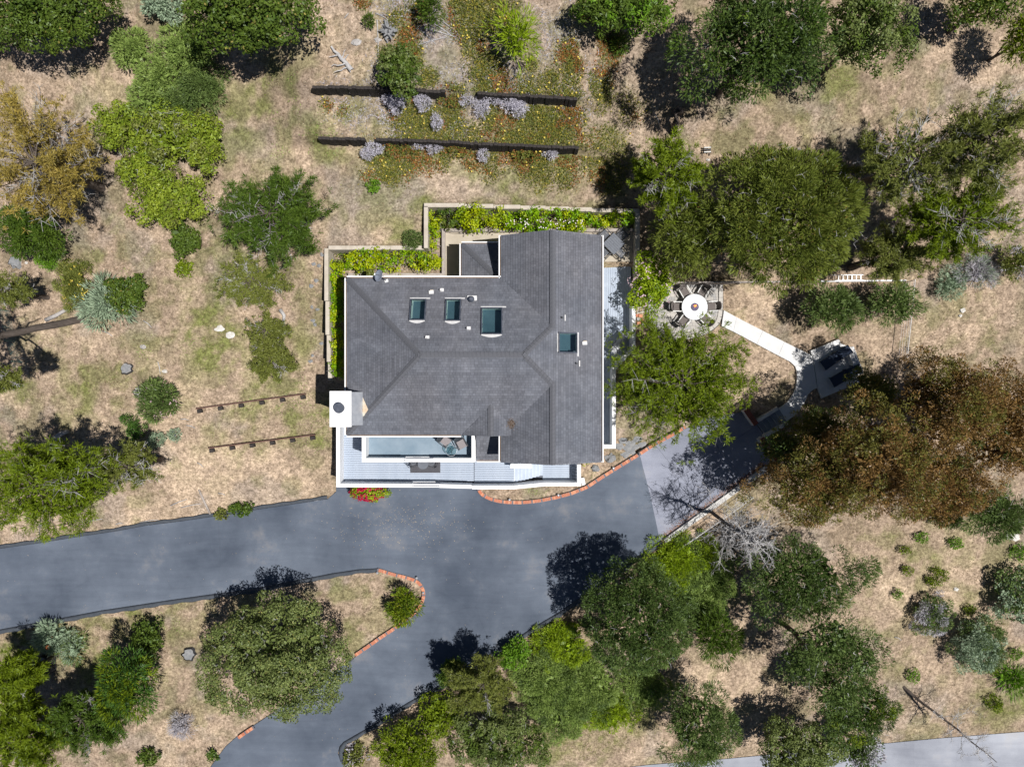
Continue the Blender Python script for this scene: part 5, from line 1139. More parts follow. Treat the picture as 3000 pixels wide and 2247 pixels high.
# timber walls of upright posts
PM_ = [MB().box(-.105, -.08, -1.7, .105, .08, h).mesh('post', 'dark_timber') for h in (0, .03, -.03, .05)]
def timber_wall(label, yf, spans, z0f):
    root = thing('timber_retaining_wall', label, 'wall', (spans[0][0], yf(spans[0][0]), g(spans[0][0], yf(spans[0][0]) - .4)))
    for xa, xb in spans:
        x = xa
        while x < xb:
            o = link('post', random.choice(PM_), root); y = yf(x) + random.uniform(-.02, .02)
            zt = float(H(x, y + .45)[0]) + .10
            o.location = (x, y - .06, zt + random.uniform(-.015, .015)); o.rotation_euler = (0, random.uniform(-.02, .02), math.atan(-.03) + random.uniform(-.05, .05)); x += .222
timber_wall('upper black timber post retaining wall on the slope behind the house', yu, [(-10.9,-3.6),(-1.8,3.7)], 0)
timber_wall('lower black timber post retaining wall on the slope behind the house', yl, [(-10.9,-8.4),(-7.6,3.75)], 0)
# board-and-block slope edging on the left
def slope_board(label, a, b, nb):
    A = PG(*a); B = PG(*b); root = thing('slope_board', label, 'board', A)
    MB().bar(A + Vector((0,0,.12)), B + Vector((0,0,.12)), .07, .3).build('plank', 'brown_timber', root)
    d = (B - A); n = Vector((d.y, -d.x, 0)).normalized()
    for i in range(nb):
        p = A.lerp(B, (i + .15) / (nb - .7)); c = p + n * .19
        MB().obox(c.xy, math.atan2(d.y, d.x) + .05, .14, .11, g(c.x, c.y) - .2, p.z + .24).build('block', 'dark_timber', root)
slope_board('brown board with six dark blocks on the left slope, nearer the top', (578,1197), (898,1154), 6)
slope_board('brown board with six dark blocks on the left slope, nearer the driveway', (614,1312), (926,1273), 6)
# fire table patio: every paver a piece
patio = thing('paver_patio', None, None, (*W(2010, 910, 1.0), 1.0)); patio['kind'] = 'structure'
PZ = 1.0; pin = wp([(1901,832),(2103,832),(2104,880),(2103,920),(2096,942),(2078,958),(2050,972),(2022,980),(1975,984),(1912,972),(1901,930)], PZ)
MB().prism(wp(PATIO, PZ), .55, PZ - .025).build('bed', 'dark_joint', patio)
ys_ = [p[1] for p in pin]; xs_ = [p[0] for p in pin]; y = min(ys_); cnt = 0; pc_ = {}
while y < max(ys_):
    x = min(xs_) - random.uniform(0, .2)
    while x < max(xs_):
        wd = random.choice((.165, .205, .26, .33)); 
        Q = clip_rect(pin, x, y, x + wd - .008, y + .197)
        if len(Q) > 2:
            full = len(Q) == 4 and abs(Q[0][0] - Q[2][0]) > wd - .03 and abs(abs(Q[0][1] - Q[2][1]) - .197) < .01
            if full:
                key = (wd, random.choice(('paver', 'paver', 'paver_b', 'paver_c')))
                if key not in pc_: pc_[key] = MB().box(0, 0, -.05, wd - .008, .197, 0).mesh('paver', key[1])
                o = link('paver', pc_[key], patio); o.location = (x, y, PZ + random.uniform(-.003, .003))
            elif abs(sum(Q[k][0]*Q[(k+1)%len(Q)][1]-Q[(k+1)%len(Q)][0]*Q[k][1] for k in range(len(Q)))) > .008:
                MB().prism(Q, PZ - .05, PZ).build('paver', 'paver', patio)
            cnt += 1
        x += wd
    y += .205
print('pavers', cnt)
ring = resample(wp([(2112,834),(2112,880),(2110.5,922),(2102,946),(2082,964),(2053,979),(2024,987),(1975,991),(1910,978)], PZ + .04), .40)
for i in range(len(ring) - 1):
    m = (ring[i] + ring[i+1]) / 2; d = ring[i+1] - ring[i]
    bevel(MB().obox(m, math.atan2(d.y, d.x), d.length / 2 - .006, .13, .6, PZ + .05 + random.uniform(-.004, .004)).build('border_stone', random.choice(('paver_b', 'paver_b', 'paver')), patio), .015, 1)
# concrete path and lounge pad
path = thing('garden_path', None, None, (*W(2300, 1050, .95), .95)); path['kind'] = 'structure'
LZ = .95
SL = [[(2121,909),(2158,929.5),(2149,972),(2114,956)],[(2158,929.5),(2235,969),(2217.5,1008.5),(2149,972)],[(2235,969),(2298,1001.5),(2280.5,1042),(2217.5,1008.5)],
 [(2298,1001.5),(2340,1022),(2378.5,1041),(2330,1074),(2324,1068),(2315,1060),(2301.5,1053),(2280.5,1042)],
 [(2379,1041.5),(2387,1088),(2394.5,1137),(2384,1141),(2376,1147),(2368,1155.5),(2330,1141.5),(2334,1122),(2335.5,1103),(2334,1086),(2330,1074)],
 [(2330,1141.5),(2368,1155.5),(2357,1180),(2341,1204.5),(2324,1221),(2305,1234),(2282,1197.5),(2305,1180),(2320,1161)]]
def shrink(P, d=.007):
    c = Vector((sum(p[0] for p in P) / len(P), sum(p[1] for p in P) / len(P))); return [tuple(c + (Vector(p) - c) * (1 - d / (Vector(p) - c).length)) for p in P]
for s_ in SL: MB().prism(shrink(wp(s_, LZ)), .55, LZ + random.uniform(-.003, .003)).build('slab', 'path_concrete', path)
lp = thing('lounge_pad', 'square concrete lounge pad with raised end blocks', 'pad', (*W(2450, 1080, LZ), LZ))
MB().prism(shrink(wp([(2380,1042),(2464,1006.5),(2478,1012),(2519,1119.5),(2407,1167),(2395.5,1137),(2388,1088)], LZ)), .3, LZ + .01).build('slab', 'path_concrete', lp)
MB().prism(shrink(wp([(2375,1028),(2458,993.5),(2464,1006.5),(2379,1042)], LZ+.14)), .4, LZ + .14).build('raised_strip', 'path_concrete', lp)
MB().prism(wp([(2480,1018),(2501,1014.8),(2532,1094),(2513,1100)], LZ+.5), .4, LZ + .5).build('bench_block', 'path_concrete', lp)
# steps from the parking pad
stp = thing('garden_steps', 'four shaded concrete steps with pale side kerbs up to the path', 'steps', (*W(2262, 1236, .4), 0))
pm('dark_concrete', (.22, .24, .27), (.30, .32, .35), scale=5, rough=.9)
ta, tb_ = Vector(W(2281,1197,.9)), Vector(W(2305,1234,.9)); ba, bb = Vector(W(2218,1240,.1)), Vector(W(2240,1274,.1))
for i in range(5):
    u0, u1 = i / 5, (i + 1) / 5
    q = [ba.lerp(ta, u0), bb.lerp(tb_, u0), bb.lerp(tb_, u1), ba.lerp(ta, u1)]
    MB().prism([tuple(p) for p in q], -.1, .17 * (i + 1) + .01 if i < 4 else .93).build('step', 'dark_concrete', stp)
for a, b_ in (((2214,1236),(2280,1194)),((2238,1280),(2308,1237))):
    a3 = Vector((*W(*a, .5), .35)); b3 = Vector((*W(*b_, 1.0), .85)); MB().bar(a3, b3, .2, .5).build('side_kerb', 'concrete', stp)
pm('brick_shaded', (.20, .065, .045), (.28, .10, .07), scale=14, rough=.9, bump=.3)  # darker copy of the red brick: shade on these walls put into the colour
def brick_wall(label, a, b, zt):
    A = Vector(W(*a, zt)); B = Vector(W(*b, zt)); d = B - A; root = thing('brick_capped_wall', label, 'wall', (*A, 0)); n = int(d.length / .105); t = d.normalized(); nn = Vector((-t.y, t.x))
    MB().obox((A + B) / 2, math.atan2(d.y, d.x), d.length / 2, .15, -.2, zt - .12).build('wall_body', 'concrete', root)
    me = MB().box(-.047, -.16, -.11, .047, .16, 0).mesh('brick', 'brick_shaded')
    for i in range(n):
        o = link('brick', me, root); p = A.lerp(B, (i + .5) / n); o.location = (*p, zt + random.uniform(-.004, .004)); o.rotation_euler = (0, 0, math.atan2(d.y, d.x))
brick_wall('brick-capped low wall left of the garden steps', (2186,1200), (2217,1244), .7)
brick_wall('brick-capped low wall right of the garden steps', (2232,1284), (2282,1352), .7)
# kerb wall and pipe fence along the parking pad
kw_ = thing('concrete_kerb_wall', 'long white concrete kerb along the lower side of the parking pad', 'kerb', (*W(2100, 1470), 0))
A = Vector(W(1948,1586,.2)); B = Vector(W(2248,1371,.2))
for i in range(6):
    p = A.lerp(B, i / 6); q = A.lerp(B, (i + 1) / 6); c = (p + q) / 2; MB().obox(c, math.atan2((B-A).y, (B-A).x), (q-p).length / 2 - .005, .15, -.4, .2).build('kerb_block', 'concrete', kw_)
def pipe_fence(label, pts, h=1.1, step=2.2, wire=True):
    P = [PG(*p) for p in pts]; root = thing('wire_fence', label, 'fence', P[0])
    W2 = resample([(p.x, p.y) for p in P], step); T3 = [Vector((p.x, p.y, g(p.x, p.y))) for p in W2]
    for p in T3: MB().tube([p + Vector((0,0,-.3)), p + Vector((0,0,h))], .028, 8).build('fence_post', 'flashing', root)
    MB().tube([p + Vector((0,0,h)) for p in T3], .022, 6).build('top_rail', 'flashing', root)
    if wire:
        b = MB()
        for k in (.1, .35, .6, .85): b.tube([p + Vector((0,0,h*k)) for p in T3], .004, 3)
        b.build('wire', 'metal_grey', root)
pipe_fence('grey pipe and wire fence outside the parking pad kerb', [(1972,1602),(2100,1515),(2190,1450)])
pipe_fence('thin pipe fence running down the slope right of the lounge pad', [(2652,828),(2630,1050)])
# low boarded wall with white rail north of the patio
A = Vector((*W(1975,828,1.9), 1.9)); B = Vector((*W(2655,822,1.9), 1.9))
lw = thing('boarded_wall', 'long low grey boarded wall with a white top rail behind the fire table patio', 'wall', (A.x, A.y, .9))
for i in range(7):
    p = A.lerp(B, i / 7); q = A.lerp(B, (i + 1) / 7)
    for k in range(3): MB().bar((p.x+.01, p.y, 1.02 + .29*k), (q.x-.01, q.y, 1.02 + .29*k), .05, .275).build('board', 'sleeper', lw)
    MB().bar((p.x, p.y-.05, .6), (p.x, p.y-.05, 1.9), .09, .09).build('post', 'sleeper', lw)
MB().bar(A.lerp(B, .62), B, .085, .05).build('top_rail', 'white_paint', lw); MB().bar(A, A.lerp(B, .62), .085, .05).build('top_rail', 'sleeper', lw)
# aluminium ladder leaning behind it
pm('aluminium', (.62, .64, .66), (.72, .74, .76), scale=4, rough=.4, metal=.6)
la = Vector((*W(2430,809,2.1), 2.45)); lb_ = Vector((*W(2520,808,2.1), 2.45))
ld = thing('ladder', 'aluminium ladder lying on its side behind the white rail', 'ladder', la)
for yy in (.0, -.34): MB().bar(la + Vector((0,yy,0)), lb_ + Vector((0,yy,0)), .03, .09).build('side_rail', 'aluminium', ld)
for i in range(7): p = la.lerp(lb_, (i + .5) / 7); MB().bar(p, p + Vector((0,-.34,0)), .035, .03).build('rung', 'aluminium', ld)

# ------------------------------------------------------------------ furniture
pm('table_grey0', (.16, .18, .215), (.20, .22, .255), scale=4, rough=.5)
pm('wicker', (.10, .085, .08), (.17, .15, .14), scale=40, rough=.8, bump=.5)
pm('sling', (.21, .19, .195), (.27, .245, .25), scale=30, rough=.8)
pm('table_stone', (.60, .62, .64), (.70, .71, .72), scale=3, rough=.5)
pm('chair_white', (.55, .55, .53), (.66, .66, .64), scale=4, rough=.5)
pm('steel', (.26, .27, .29), (.36, .37, .39), scale=3, rough=.5, metal=.35)
pm('navy_fabric', (.025, .04, .07), (.045, .06, .10), scale=30, rough=.9)
pm('table_grey', (.105, .115, .14), (.135, .15, .175), scale=4, rough=.5)
emis_mat('flame', (1.0, .28, .04), 2.2)
pm('fire_glass', (.02, .02, .05), (.25, .22, .35), scale=60, rough=.15)
TX, TY = W(2035.5, 899.5, 1.72)
ft = thing('fire_table', 'round white fire table with a burning bowl on the paver patio', 'table', (TX, TY, PZ))
bevel(MB().cyl((TX, TY), .81, 1.64, 1.72, 56).build('table_top', 'table_stone', ft), .012)
MB().cyl((TX, TY), .42, PZ, 1.64, 32, .5).build('base', 'table_stone', ft)
bw_ = MB().cyl((TX, TY), .25, 1.715, 1.732, 32).build('fire_bowl', 'black_metal', ft)
gb_ = MB(); rr = random.Random(5)
for i in range(220):
    a = rr.random() * 6.28; q = .23 * math.sqrt(rr.random()); s_ = rr.uniform(.012, .022); gb_.obox((TX + q*math.cos(a), TY + q*math.sin(a)), rr.random()*3, s_, s_*.8, 1.73, 1.74 + s_)
gb_.build('glass_beads', 'fire_glass', bw_)['kind'] = 'stuff'
fm = MB()
for i in range(16):
    a = rr.random() * 6.28; q = .09 * math.sqrt(rr.random()); fm.cyl((TX + .02 + q*math.cos(a), TY + .04 + q*math.sin(a)), rr.uniform(.015, .035), 1.74, 1.80 + rr.random() * .08, 6, .003)
fm.build('flames', 'flame', bw_)
def patio_chair(name, label, loc, rz, group, white=True, seat='wicker', frame='chair_white', slat=False, back=None, sc_=1.0):
    """armchair facing +y in its own axes; seat 0.5 m square"""
    r = thing(name, label, 'chair', loc, rz, group)
    if slat:
        for i in range(6): MB().box(-.24 + .083*i, -.24, .41, -.24 + .083*i + .055, .25, .43).build('seat_slat', seat, r, True)
        MB().bar((-.26,.25,.42),(.26,.25,.42),.035,.03).bar((-.26,-.24,.42),(.26,-.24,.42),.035,.03).build('seat_frame', frame, r, True)
        n = 9; pts = [(.27*math.cos(math.pi*i/n), -.26 - .16*math.sin(math.pi*i/n) , .80 + .05*math.sin(math.pi*i/n)) for i in range(n+1)]
        MB().tube(pts, .017, 6).build('back_rail', frame, r, True)
        for i in range(1, n): MB().bar((.25*math.cos(math.pi*i/n), -.245, .43), pts[i], .014, .014).build('back_spindle', frame, r, True)
    else:
        bevel(MB().box(-.245, -.22, .39, .245, .27, .44).build('seat', seat, r, True), .02)
        n = 6; vs = []; fs = []
        for i in range(n+1):
            u = -1 + 2*i/n
            vs += [(.25*u, -.20 - .05*(1-u*u), .44), (.26*u, -.36 - .08*(1-u*u), .88), (.26*u, -.40 - .08*(1-u*u), .88), (.25*u, -.24 - .05*(1-u*u), .44)]
        for i in range(n):
            for k in range(4): fs.append((i*4+k, (i+1)*4+k, (i+1)*4+(k+1)%4, i*4+(k+1)%4))
        fs += [(0,1,2,3), (n*4+3,n*4+2,n*4+1,n*4)]
        MB().add(vs, fs).build('backrest', back or seat, r, True)
    for sx in (-1, 1):
        MB().bar((sx*.29,-.30,.64),(sx*.29,.28,.64),.055,.03).build('armrest', frame, r, True)
        MB().bar((sx*.29,.24,0),(sx*.29,.24,.63),.04,.04).build('leg', frame, r, True)
        MB().bar((sx*.29,-.34,0),(sx*.28,-.27,.63),.04,.04).build('leg', frame, r, True)
    r.scale = (sc_, sc_, sc_)
    return r
for px, py, lb in ((2006,856,'woven armchair above left of the fire table'),(2060,854,'shaded woven armchair above the fire table'),(1984,899,'woven armchair on the left side of the fire table'),(2087,898,'woven armchair on the right side of the fire table'),(2069,938,'woven armchair below right of the fire table with white arms in the sun'),(2003,941,'woven armchair below left of the fire table half under the pine')):
    x, y = W(px, py, PZ + .45); patio_chair('patio_chair', lb, (x, y, PZ), math.atan2(TY - y, TX - x) - math.pi/2, 'chairs around the fire table', sc_=1.0)
# square dining set on the court
dx_, dy_ = W(1798.5, 714, 3.14)
dt = thing('dining_table', 'square dark grey slatted dining table in the courtyard corner', 'table', (dx_, dy_, 2.4), math.radians(45))
for i in range(7): MB().box(-.475 + .136*i, -.475, .70, -.475 + .136*i + .128, .475, .73).build('top_slat', 'table_grey', dt, True)
MB().bar((-.45,.42,.68),(.45,.42,.68),.04,.04).bar((-.45,-.42,.68),(.45,-.42,.68),.04,.04).build('apron', 'black_metal', dt, True)
for sx in (-1,1):
    for sy in (-1,1): MB().bar((sx*.42,sy*.42,0),(sx*.42,sy*.42,.69),.05,.05).build('leg', 'black_metal', dt, True)
MB().cyl((0,0),.025,.725,.735,12).build('parasol_hole', 'black_metal', dt, True)
for px, py, lb in ((1772,688,'dark slatted chair at the upper left of the square dining table'),(1824,688,'dark slatted chair in deep shade at the upper right of the square dining table'),(1820,740,'dark slatted chair in the sun at the lower right of the square dining table'),(1773,741,'dark slatted chair half under the eave at the square dining table')):
    x, y = W(px, py, 2.85); patio_chair('dining_chair', lb, (x, y, 2.4), math.atan2(dy_ - y, dx_ - x) - math.pi/2, 'chairs around the dining table', seat='table_grey', frame='black_metal', slat=True)
# grill on the side deck
ga = Vector(W(1840.5, 979, 3.3)); gb2 = Vector(W(1799, 1031, 3.3)); gc = (ga + gb2) / 2; gl = (gb2 - ga).length; gang = math.atan2((gb2-ga).y, (gb2-ga).x)
gr_ = thing('gas_grill', 'stainless gas grill with side shelves on the side deck', 'grill', (*gc, EZ), gang)
bevel(MB().box(-.42, -.28, .18, .42, .26, .9).build('cabinet', 'black_metal', gr_, True), .02)
n = 8; vs = []; fs = []
for i in range(n+1):
    t = math.pi * i / n; yy = -.27*math.cos(t); zz_ = .9 + .2*math.sin(t); vs += [(-.42, yy, zz_), (.42, yy, zz_)]
fs = [(2*i, 2*i+1, 2*i+3, 2*i+2) for i in range(n)] + [tuple(range(0, 2*n+2, 2)), tuple(range(1, 2*n+3, 2))[::-1]]
lid = MB().add(vs, fs).build('lid', 'steel', gr_, True, smooth=False)
MB().tube([(-.32,-.32,1.0),(.32,-.32,1.0)], .015, 8).build('lid_handle', 'steel', gr_, True)
for sx in (-1, 1): bevel(MB().box(min(sx*.44, sx*.74), -.27, .86, max(sx*.44, sx*.74), .25, .90).build('side_shelf', 'steel', gr_, True), .01)
for i in range(4): MB().tube([(-.3 + .2*i, -.28, .8), (-.3 + .2*i, -.34, .8)], .025, 10).build('knob', 'black_metal', gr_, True)
for sx in (-1, 1):
    for sy in (-1, 1): MB().tube([(sx*.36-.02, sy*.2, .07), (sx*.36+.02, sy*.2, .07)], .07, 12).build('wheel', 'black_metal', gr_, True); MB().box(sx*.36-.02, sy*.2-.02, .07, sx*.36+.02, sy*.2+.02, .2).build('leg', 'black_metal', gr_, True)
# balcony chairs and glass table
pm('black_mesh', (.03, .04, .05), (.05, .06, .07), scale=20, rough=.6)
for px, py, a, lb in ((1305,1292,math.radians(-128),'mauve sling chair on the balcony, left of the glass table'),(1352,1300,math.radians(-152),'mauve sling chair in the balcony corner, right of the glass table')):
    x, y = W(px, py, 4.7); c = patio_chair('sling_chair', lb, (x, y, 4.28), a + math.pi*.0, 'sling chairs on the balcony', seat='sling', frame='black_metal', back='black_mesh')
gx, gy = W(1322, 1320, 4.98)
gt = thing('glass_table', 'round glass side table on the balcony', 'table', (gx, gy, 4.28))
MB().cyl((gx, gy), .31, 4.965, 4.98, 40).build('table_top', 'clear_glass', gt)
pts = [(gx + .315*math.cos(2*math.pi*i/40), gy + .315*math.sin(2*math.pi*i/40), 4.972) for i in range(41)]; MB().tube(pts, .012, 6).build('rim', 'metal_grey', gt)
for i in range(3):
    a = 2.1 * i + .5; MB().bar((gx, gy, 4.6), (gx + .29*math.cos(a), gy + .29*math.sin(a), 4.95), .018, .018).bar((gx, gy, 4.6), (gx + .27*math.cos(a), gy + .27*math.sin(a), 4.28), .018, .018).build('leg', 'metal_grey', gt)
# rug, bistro set under the balcony rail
r0 = W(1202, 1385, DZ); r1 = W(1290, 1340, DZ)
rg = MB().box(r0[0], r0[1], DZ + .004, r1[0], r1[1] + .1, DZ + .018).build('rug', 'sling' if False else 'black_mesh'); rg.data.materials[0] = pm('rug_grey', (.065, .065, .075), (.10, .10, .11), scale=30, rough=1); tag(rg, 'dark grey rug on the front deck below the balcony', 'rug')
tx, ty = W(1239, 1359, 2.5)
bt = thing('bistro_table', 'round black lattice bistro table on the deck rug', 'table', (tx, ty, DZ + .02)); MB().cyl((tx, ty), .33, 2.48, 2.5, 32).build('table_top', 'table_grey', bt)
for i in range(3): a = 2.1 * i; MB().bar((tx, ty, 2.48), (tx + .3*math.cos(a), ty + .3*math.sin(a), DZ + .02), .025, .025).build('leg', 'black_metal', bt)
for px, rz, lb in ((1213, -1.3, 'lattice metal chair left of the bistro table'), (1265, 1.3, 'lattice metal chair right of the bistro table')):
    x, y = W(px, 1352, 2.2); patio_chair('bistro_chair', lb, (x, y, DZ + .02), rz, 'lattice chairs at the bistro table', seat='table_grey', frame='black_metal', slat=True)
# loungers
def lounger(label, foot, head):
    a = Vector(W(*foot, LZ + .35)); b = Vector(W(*head, LZ + .5)); d = (b - a); r = thing('sun_lounger', label, 'lounger', (*a, LZ), math.atan2(d.y, d.x) , 'navy loungers on the concrete pad'); L = 1.95
    MB().box(.02, -.29, .30, L*.60, .29, .34).build('seat_sling', 'navy_fabric', r, True)
    MB().add([(L*.60,-.29,.32),(L*.60,.29,.32),(L*.98,.29,.72),(L*.98,-.29,.72),(L*.60,-.29,.36),(L*.60,.29,.36),(L*.97,.29,.76),(L*.97,-.29,.76)],[(3,2,1,0),(4,5,6,7),(0,1,5,4),(1,2,6,5),(2,3,7,6),(3,0,4,7)]).build('back_sling', 'navy_fabric', r, True)
    for s in (-1, 1):
        MB().bar((0, s*.31, .31), (L*.62, s*.31, .31), .035, .035).build('side_rail', 'black_metal', r, True)
        for u in (.12, L*.58, ): MB().bar((u, s*.31, 0), (u, s*.31, .31), .035, .035).build('leg', 'black_metal', r, True)
        pts = [(L*.50 + .24*math.cos(t) , s*.31, .31 + .24*math.sin(t)) for t in [math.pi*i/8 for i in range(9)]]; MB().tube(pts, .015, 6).build('arm_hoop', 'black_metal', r, True)
        MB().bar((L*.85, s*.31, 0), (L*.8, s*.31, .52), .035, .035).build('leg', 'black_metal', r, True)
lounger('navy sun lounger on the concrete pad, nearer the raised strip', (2411,1073), (2477,1028))
lounger('navy sun lounger on the concrete pad, nearer the rusty trees', (2437,1122), (2506,1084))
# white wire rack / folded chair under the rose
rk = thing('folded_chair', 'white folded wire chair under the rose bush', 'chair', (*W(1900,912,1.2), 1.0))
x0, y0 = W(1868,917,1.3); x1, y1 = W(1925,905,1.3)
for i in range(5): MB().tube([(x0 + (x1-x0)*i/4, y0 + (y1-y0)*i/4 - .08, 1.2 + .1*(i%2)), (x0 + (x1-x0)*i/4 + .05, y0 + (y1-y0)*i/4 + .35, 1.35)], .014, 6).build('bar', 'chair_white', rk)
MB().tube([(x0,y0,1.28),(x1,y1,1.28)], .02, 6).build('frame', 'chair_white', rk); MB().tube([(x0+.05,y0+.33,1.36),(x1+.05,y1+.33,1.36)], .02, 6).build('frame', 'chair_white', rk)
st = thing('stacked_bricks', 'small stack of bricks and pavers beside the side deck', 'bricks', (*W(1872,930,1.0), .95))
for i, (a, b_) in enumerate(((1868,924),(1877,926),(1870,936),(1880,938),(1872,947),(1884,950))):
    x, y = W(a, b_, 1.0); MB().obox((x, y), random.uniform(-.2, .2), .11, .085, .8, 1.0 + .07*(i%3)).build('brick', ('brick_red','brick_orange','paver_c')[i%3], st)

# ================================================================== BARE TREES, LEANING TRUNKS
def bare_tree(name, label, px, py, hgt, lean, crownr, seed, nl=26, mat='pale_twig', zr=(.35, 1.0), tr=.12, up=.1, sub=9):
    r = np.random.default_rng(seed); b = PG(px, py); root = thing(name, label, 'tree', b); tk = MB(); tw_ = MB()
    top = np.array((b.x + lean[0], b.y + lean[1], b.z + hgt)); base = np.array((b.x, b.y, b.z - .3))
    pts = limb(tk, base, top, tr, .02, r, 8, .03, 8)
    for i in range(nl):
        t = zr[0] + (zr[1] - zr[0]) * (i + r.random()) / nl; s = base + (top - base) * t; a = i * 2.4 + r.normal() * .3
        ln = crownr * (1.15 - .75 * (t - zr[0]) / (zr[1] - zr[0])) * r.uniform(.6, 1.15); e = s + np.array((math.cos(a) * ln, math.sin(a) * ln, ln * r.uniform(-.25, .35) + up))
        lp_ = limb(tw_, s, e, .03, .008, r, 5, .14, 4)
        for j in range(sub):
            q = .25 + .75 * r.random(); p = s + (e - s) * q; d = unit((e - s) * .5 / ln + r.normal(size=3) * .6); p2 = p + d * ln * r.uniform(.15, .4)
            limb(tw_, p, p2, .012, .004, r, 3, .2, 3)
            for _ in range(3): p3 = p + (p2 - p) * r.uniform(.4, 1); tw_.tube([Vector(p3), Vector(p3 + unit(d + r.normal(size=3) * .8) * r.uniform(.12, .35))], [.007, .003], 3, cap=False)
    tk.build('trunk', 'bark', root, smooth=True); tw_.build('branches', mat, root); return root
bare_tree('bare_tree', 'leafless silver-grey tree throwing its shadow on the parking pad', 2085, 1499, 9.0, (.2, -.2), 2.3, 41, nl=44, sub=12, zr=(.30, 1.0), tr=.13)
bare_tree('bare_tree', 'bare leaning tree with a dark trunk over the public road', 2640, 2005, 4.2, (3.6, -3.0), 1.6, 42, nl=16, zr=(.45, .95), tr=.11, up=.3)
# leaning trunk at the left edge whose crown stands outside the picture
lt = PG(236, 932); root = thing('leaning_tree', 'thick grey leaning trunk crossing the left edge', 'tree', lt)
r = np.random.default_rng(51); tk = MB(); zt = 9.5; e = np.array((*W(-170, 1022, zt), zt))
base = np.array((lt.x + .1, lt.y, lt.z - .2)); limb(tk, base, e, .24, .15, r, 8, .008, 10)
mid = base + (e - base) * .80
ends = [W(40,1090,9.5) + (9.5,), W(-60,1180,10.5) + (10.5,), W(-200,1080,11) + (11.,), W(-40,960,11.0) + (11.,)]
for q in ends: limb(tk, mid, np.array(q), .09, .03, r, 5, .08, 6)
tk.build('trunk', 'bark', root, smooth=True)
lv = Leaves(); tb2 = MB(); gb3 = MB()
for (a, b_, zz_, rr_) in ((-60,1120,9.8,1.2),(-150,1000,10.5,1.6),(-210,1130,10.5,1.6),(20,1110,9.0,.7)):
    x, y = W(a, b_, zz_); pine(lv, tb2, gb3, (x, y, zz_ - 1.0), 1.0, rr_, rr_, .6, 'olive', r, nb=16, twigs=6, per=9, dead=.9, tuft=.24)
lv.build('crown', root); gb3.build('bare_twigs', 'pale_twig', root)['kind'] = 'stuff'
# curved dark stump trunk above the pale pine, fallen trunks, sticks
def log(name, label, pts, r0, r1, mat='grey_wood', cat='log', h=.1, group=None, n=8):
    P = [PG(*p) for p in pts]; root = thing(name, label, cat, P[0], 0, group)
    m = len(P); MB().tube([p + Vector((0, 0, r0 * .7 + (h if 0 < i < m-1 else 0))) for i, p in enumerate(P)], [r0 + (r1 - r0) * i / (m - 1) for i in range(m)], n).build('trunk_piece', mat, root, smooth=True); return root
log('curved_trunk', 'dark curved bare trunk rising above the pale pine by the court', [(1990,330),(1972,345),(1970,375),(1973,395)], .26, .17, 'bark', 'trunk', h=.7)
log('driftwood_log', 'curved silver log standing right of the small olive pines', [(822,908),(835,925),(834,950),(826,972)], .12, .07, 'pale_twig', h=.1)
log('fallen_log', 'short grey log left of the leaning trunk base', [(138,938),(170,925),(205,903)], .14, .10, 'grey_wood')
log('old_plank', 'old greenish plank running down to the driveway edge', [(584,1434),(600,1470),(618,1507)], .07, .07, 'sleeper', 'plank', h=0)
log('fallen_log', 'grey boulder-like log in the pine shadow at the left', [(165,1285),(185,1270),(205,1262)], .2, .12, 'grey_wood')
SK = [((420,940),(445,960)),((530,1228),(553,1231)),((546,1246),(572,1254)),((578,1355),(596,1369)),((300,970),(330,985)),((463,1060),(470,1098)),((410,1530),(465,1522)),((470,1526),(430,1540)),((530,1487),(590,1475)),((340,1535),(360,1533)),((500,1481),(548,1462)),((1100,40),(1150,70)),((1110,45),(1240,60)),((1205,70),(1278,132)),((1200,75),(1350,115)),((1240,55),(1330,110)),((1290,60),(1360,118)),((1220,135),(1310,110)),((1105,60),(1108,190)),((1010,55),(1022,40)),((1750,140),(1752,170)),((1690,125),(1705,115)),((2620,1865),(2640,1875)),((915,1470),(950,1462)),((640,1445),(660,1450)),((250,1530),(300,1520)),((1918,335),(1934,378))]
SK.sort(); CNT = {}; NTH = ['first','second','third','fourth','fifth','sixth','seventh','eighth','ninth','tenth','eleventh','twelfth']
for i, (a, b_) in enumerate(SK):
    where = 'on the left slope' if a[0] < 900 and a[1] > 500 else ('in the top brush pile' if a[1] < 260 and a[0] < 1400 else 'on the open slope')
    where += [' pointing down right',' lying nearly level',' pointing up right'][0 if b_[1] - a[1] > 9 else (1 if abs(b_[1] - a[1]) <= 9 else 2)]
    CNT[where] = CNT.get(where, 0) + 1
    log('dry_stick', 'pale stick %s, %s from left' % (where, NTH[CNT[where] - 1]), [a, ((a[0]+b_[0])/2 + 2, (a[1]+b_[1])/2 - 2), b_], .035, .018, 'pale_twig', 'stick', h=.03, group='pale dry sticks ' + where, n=6)
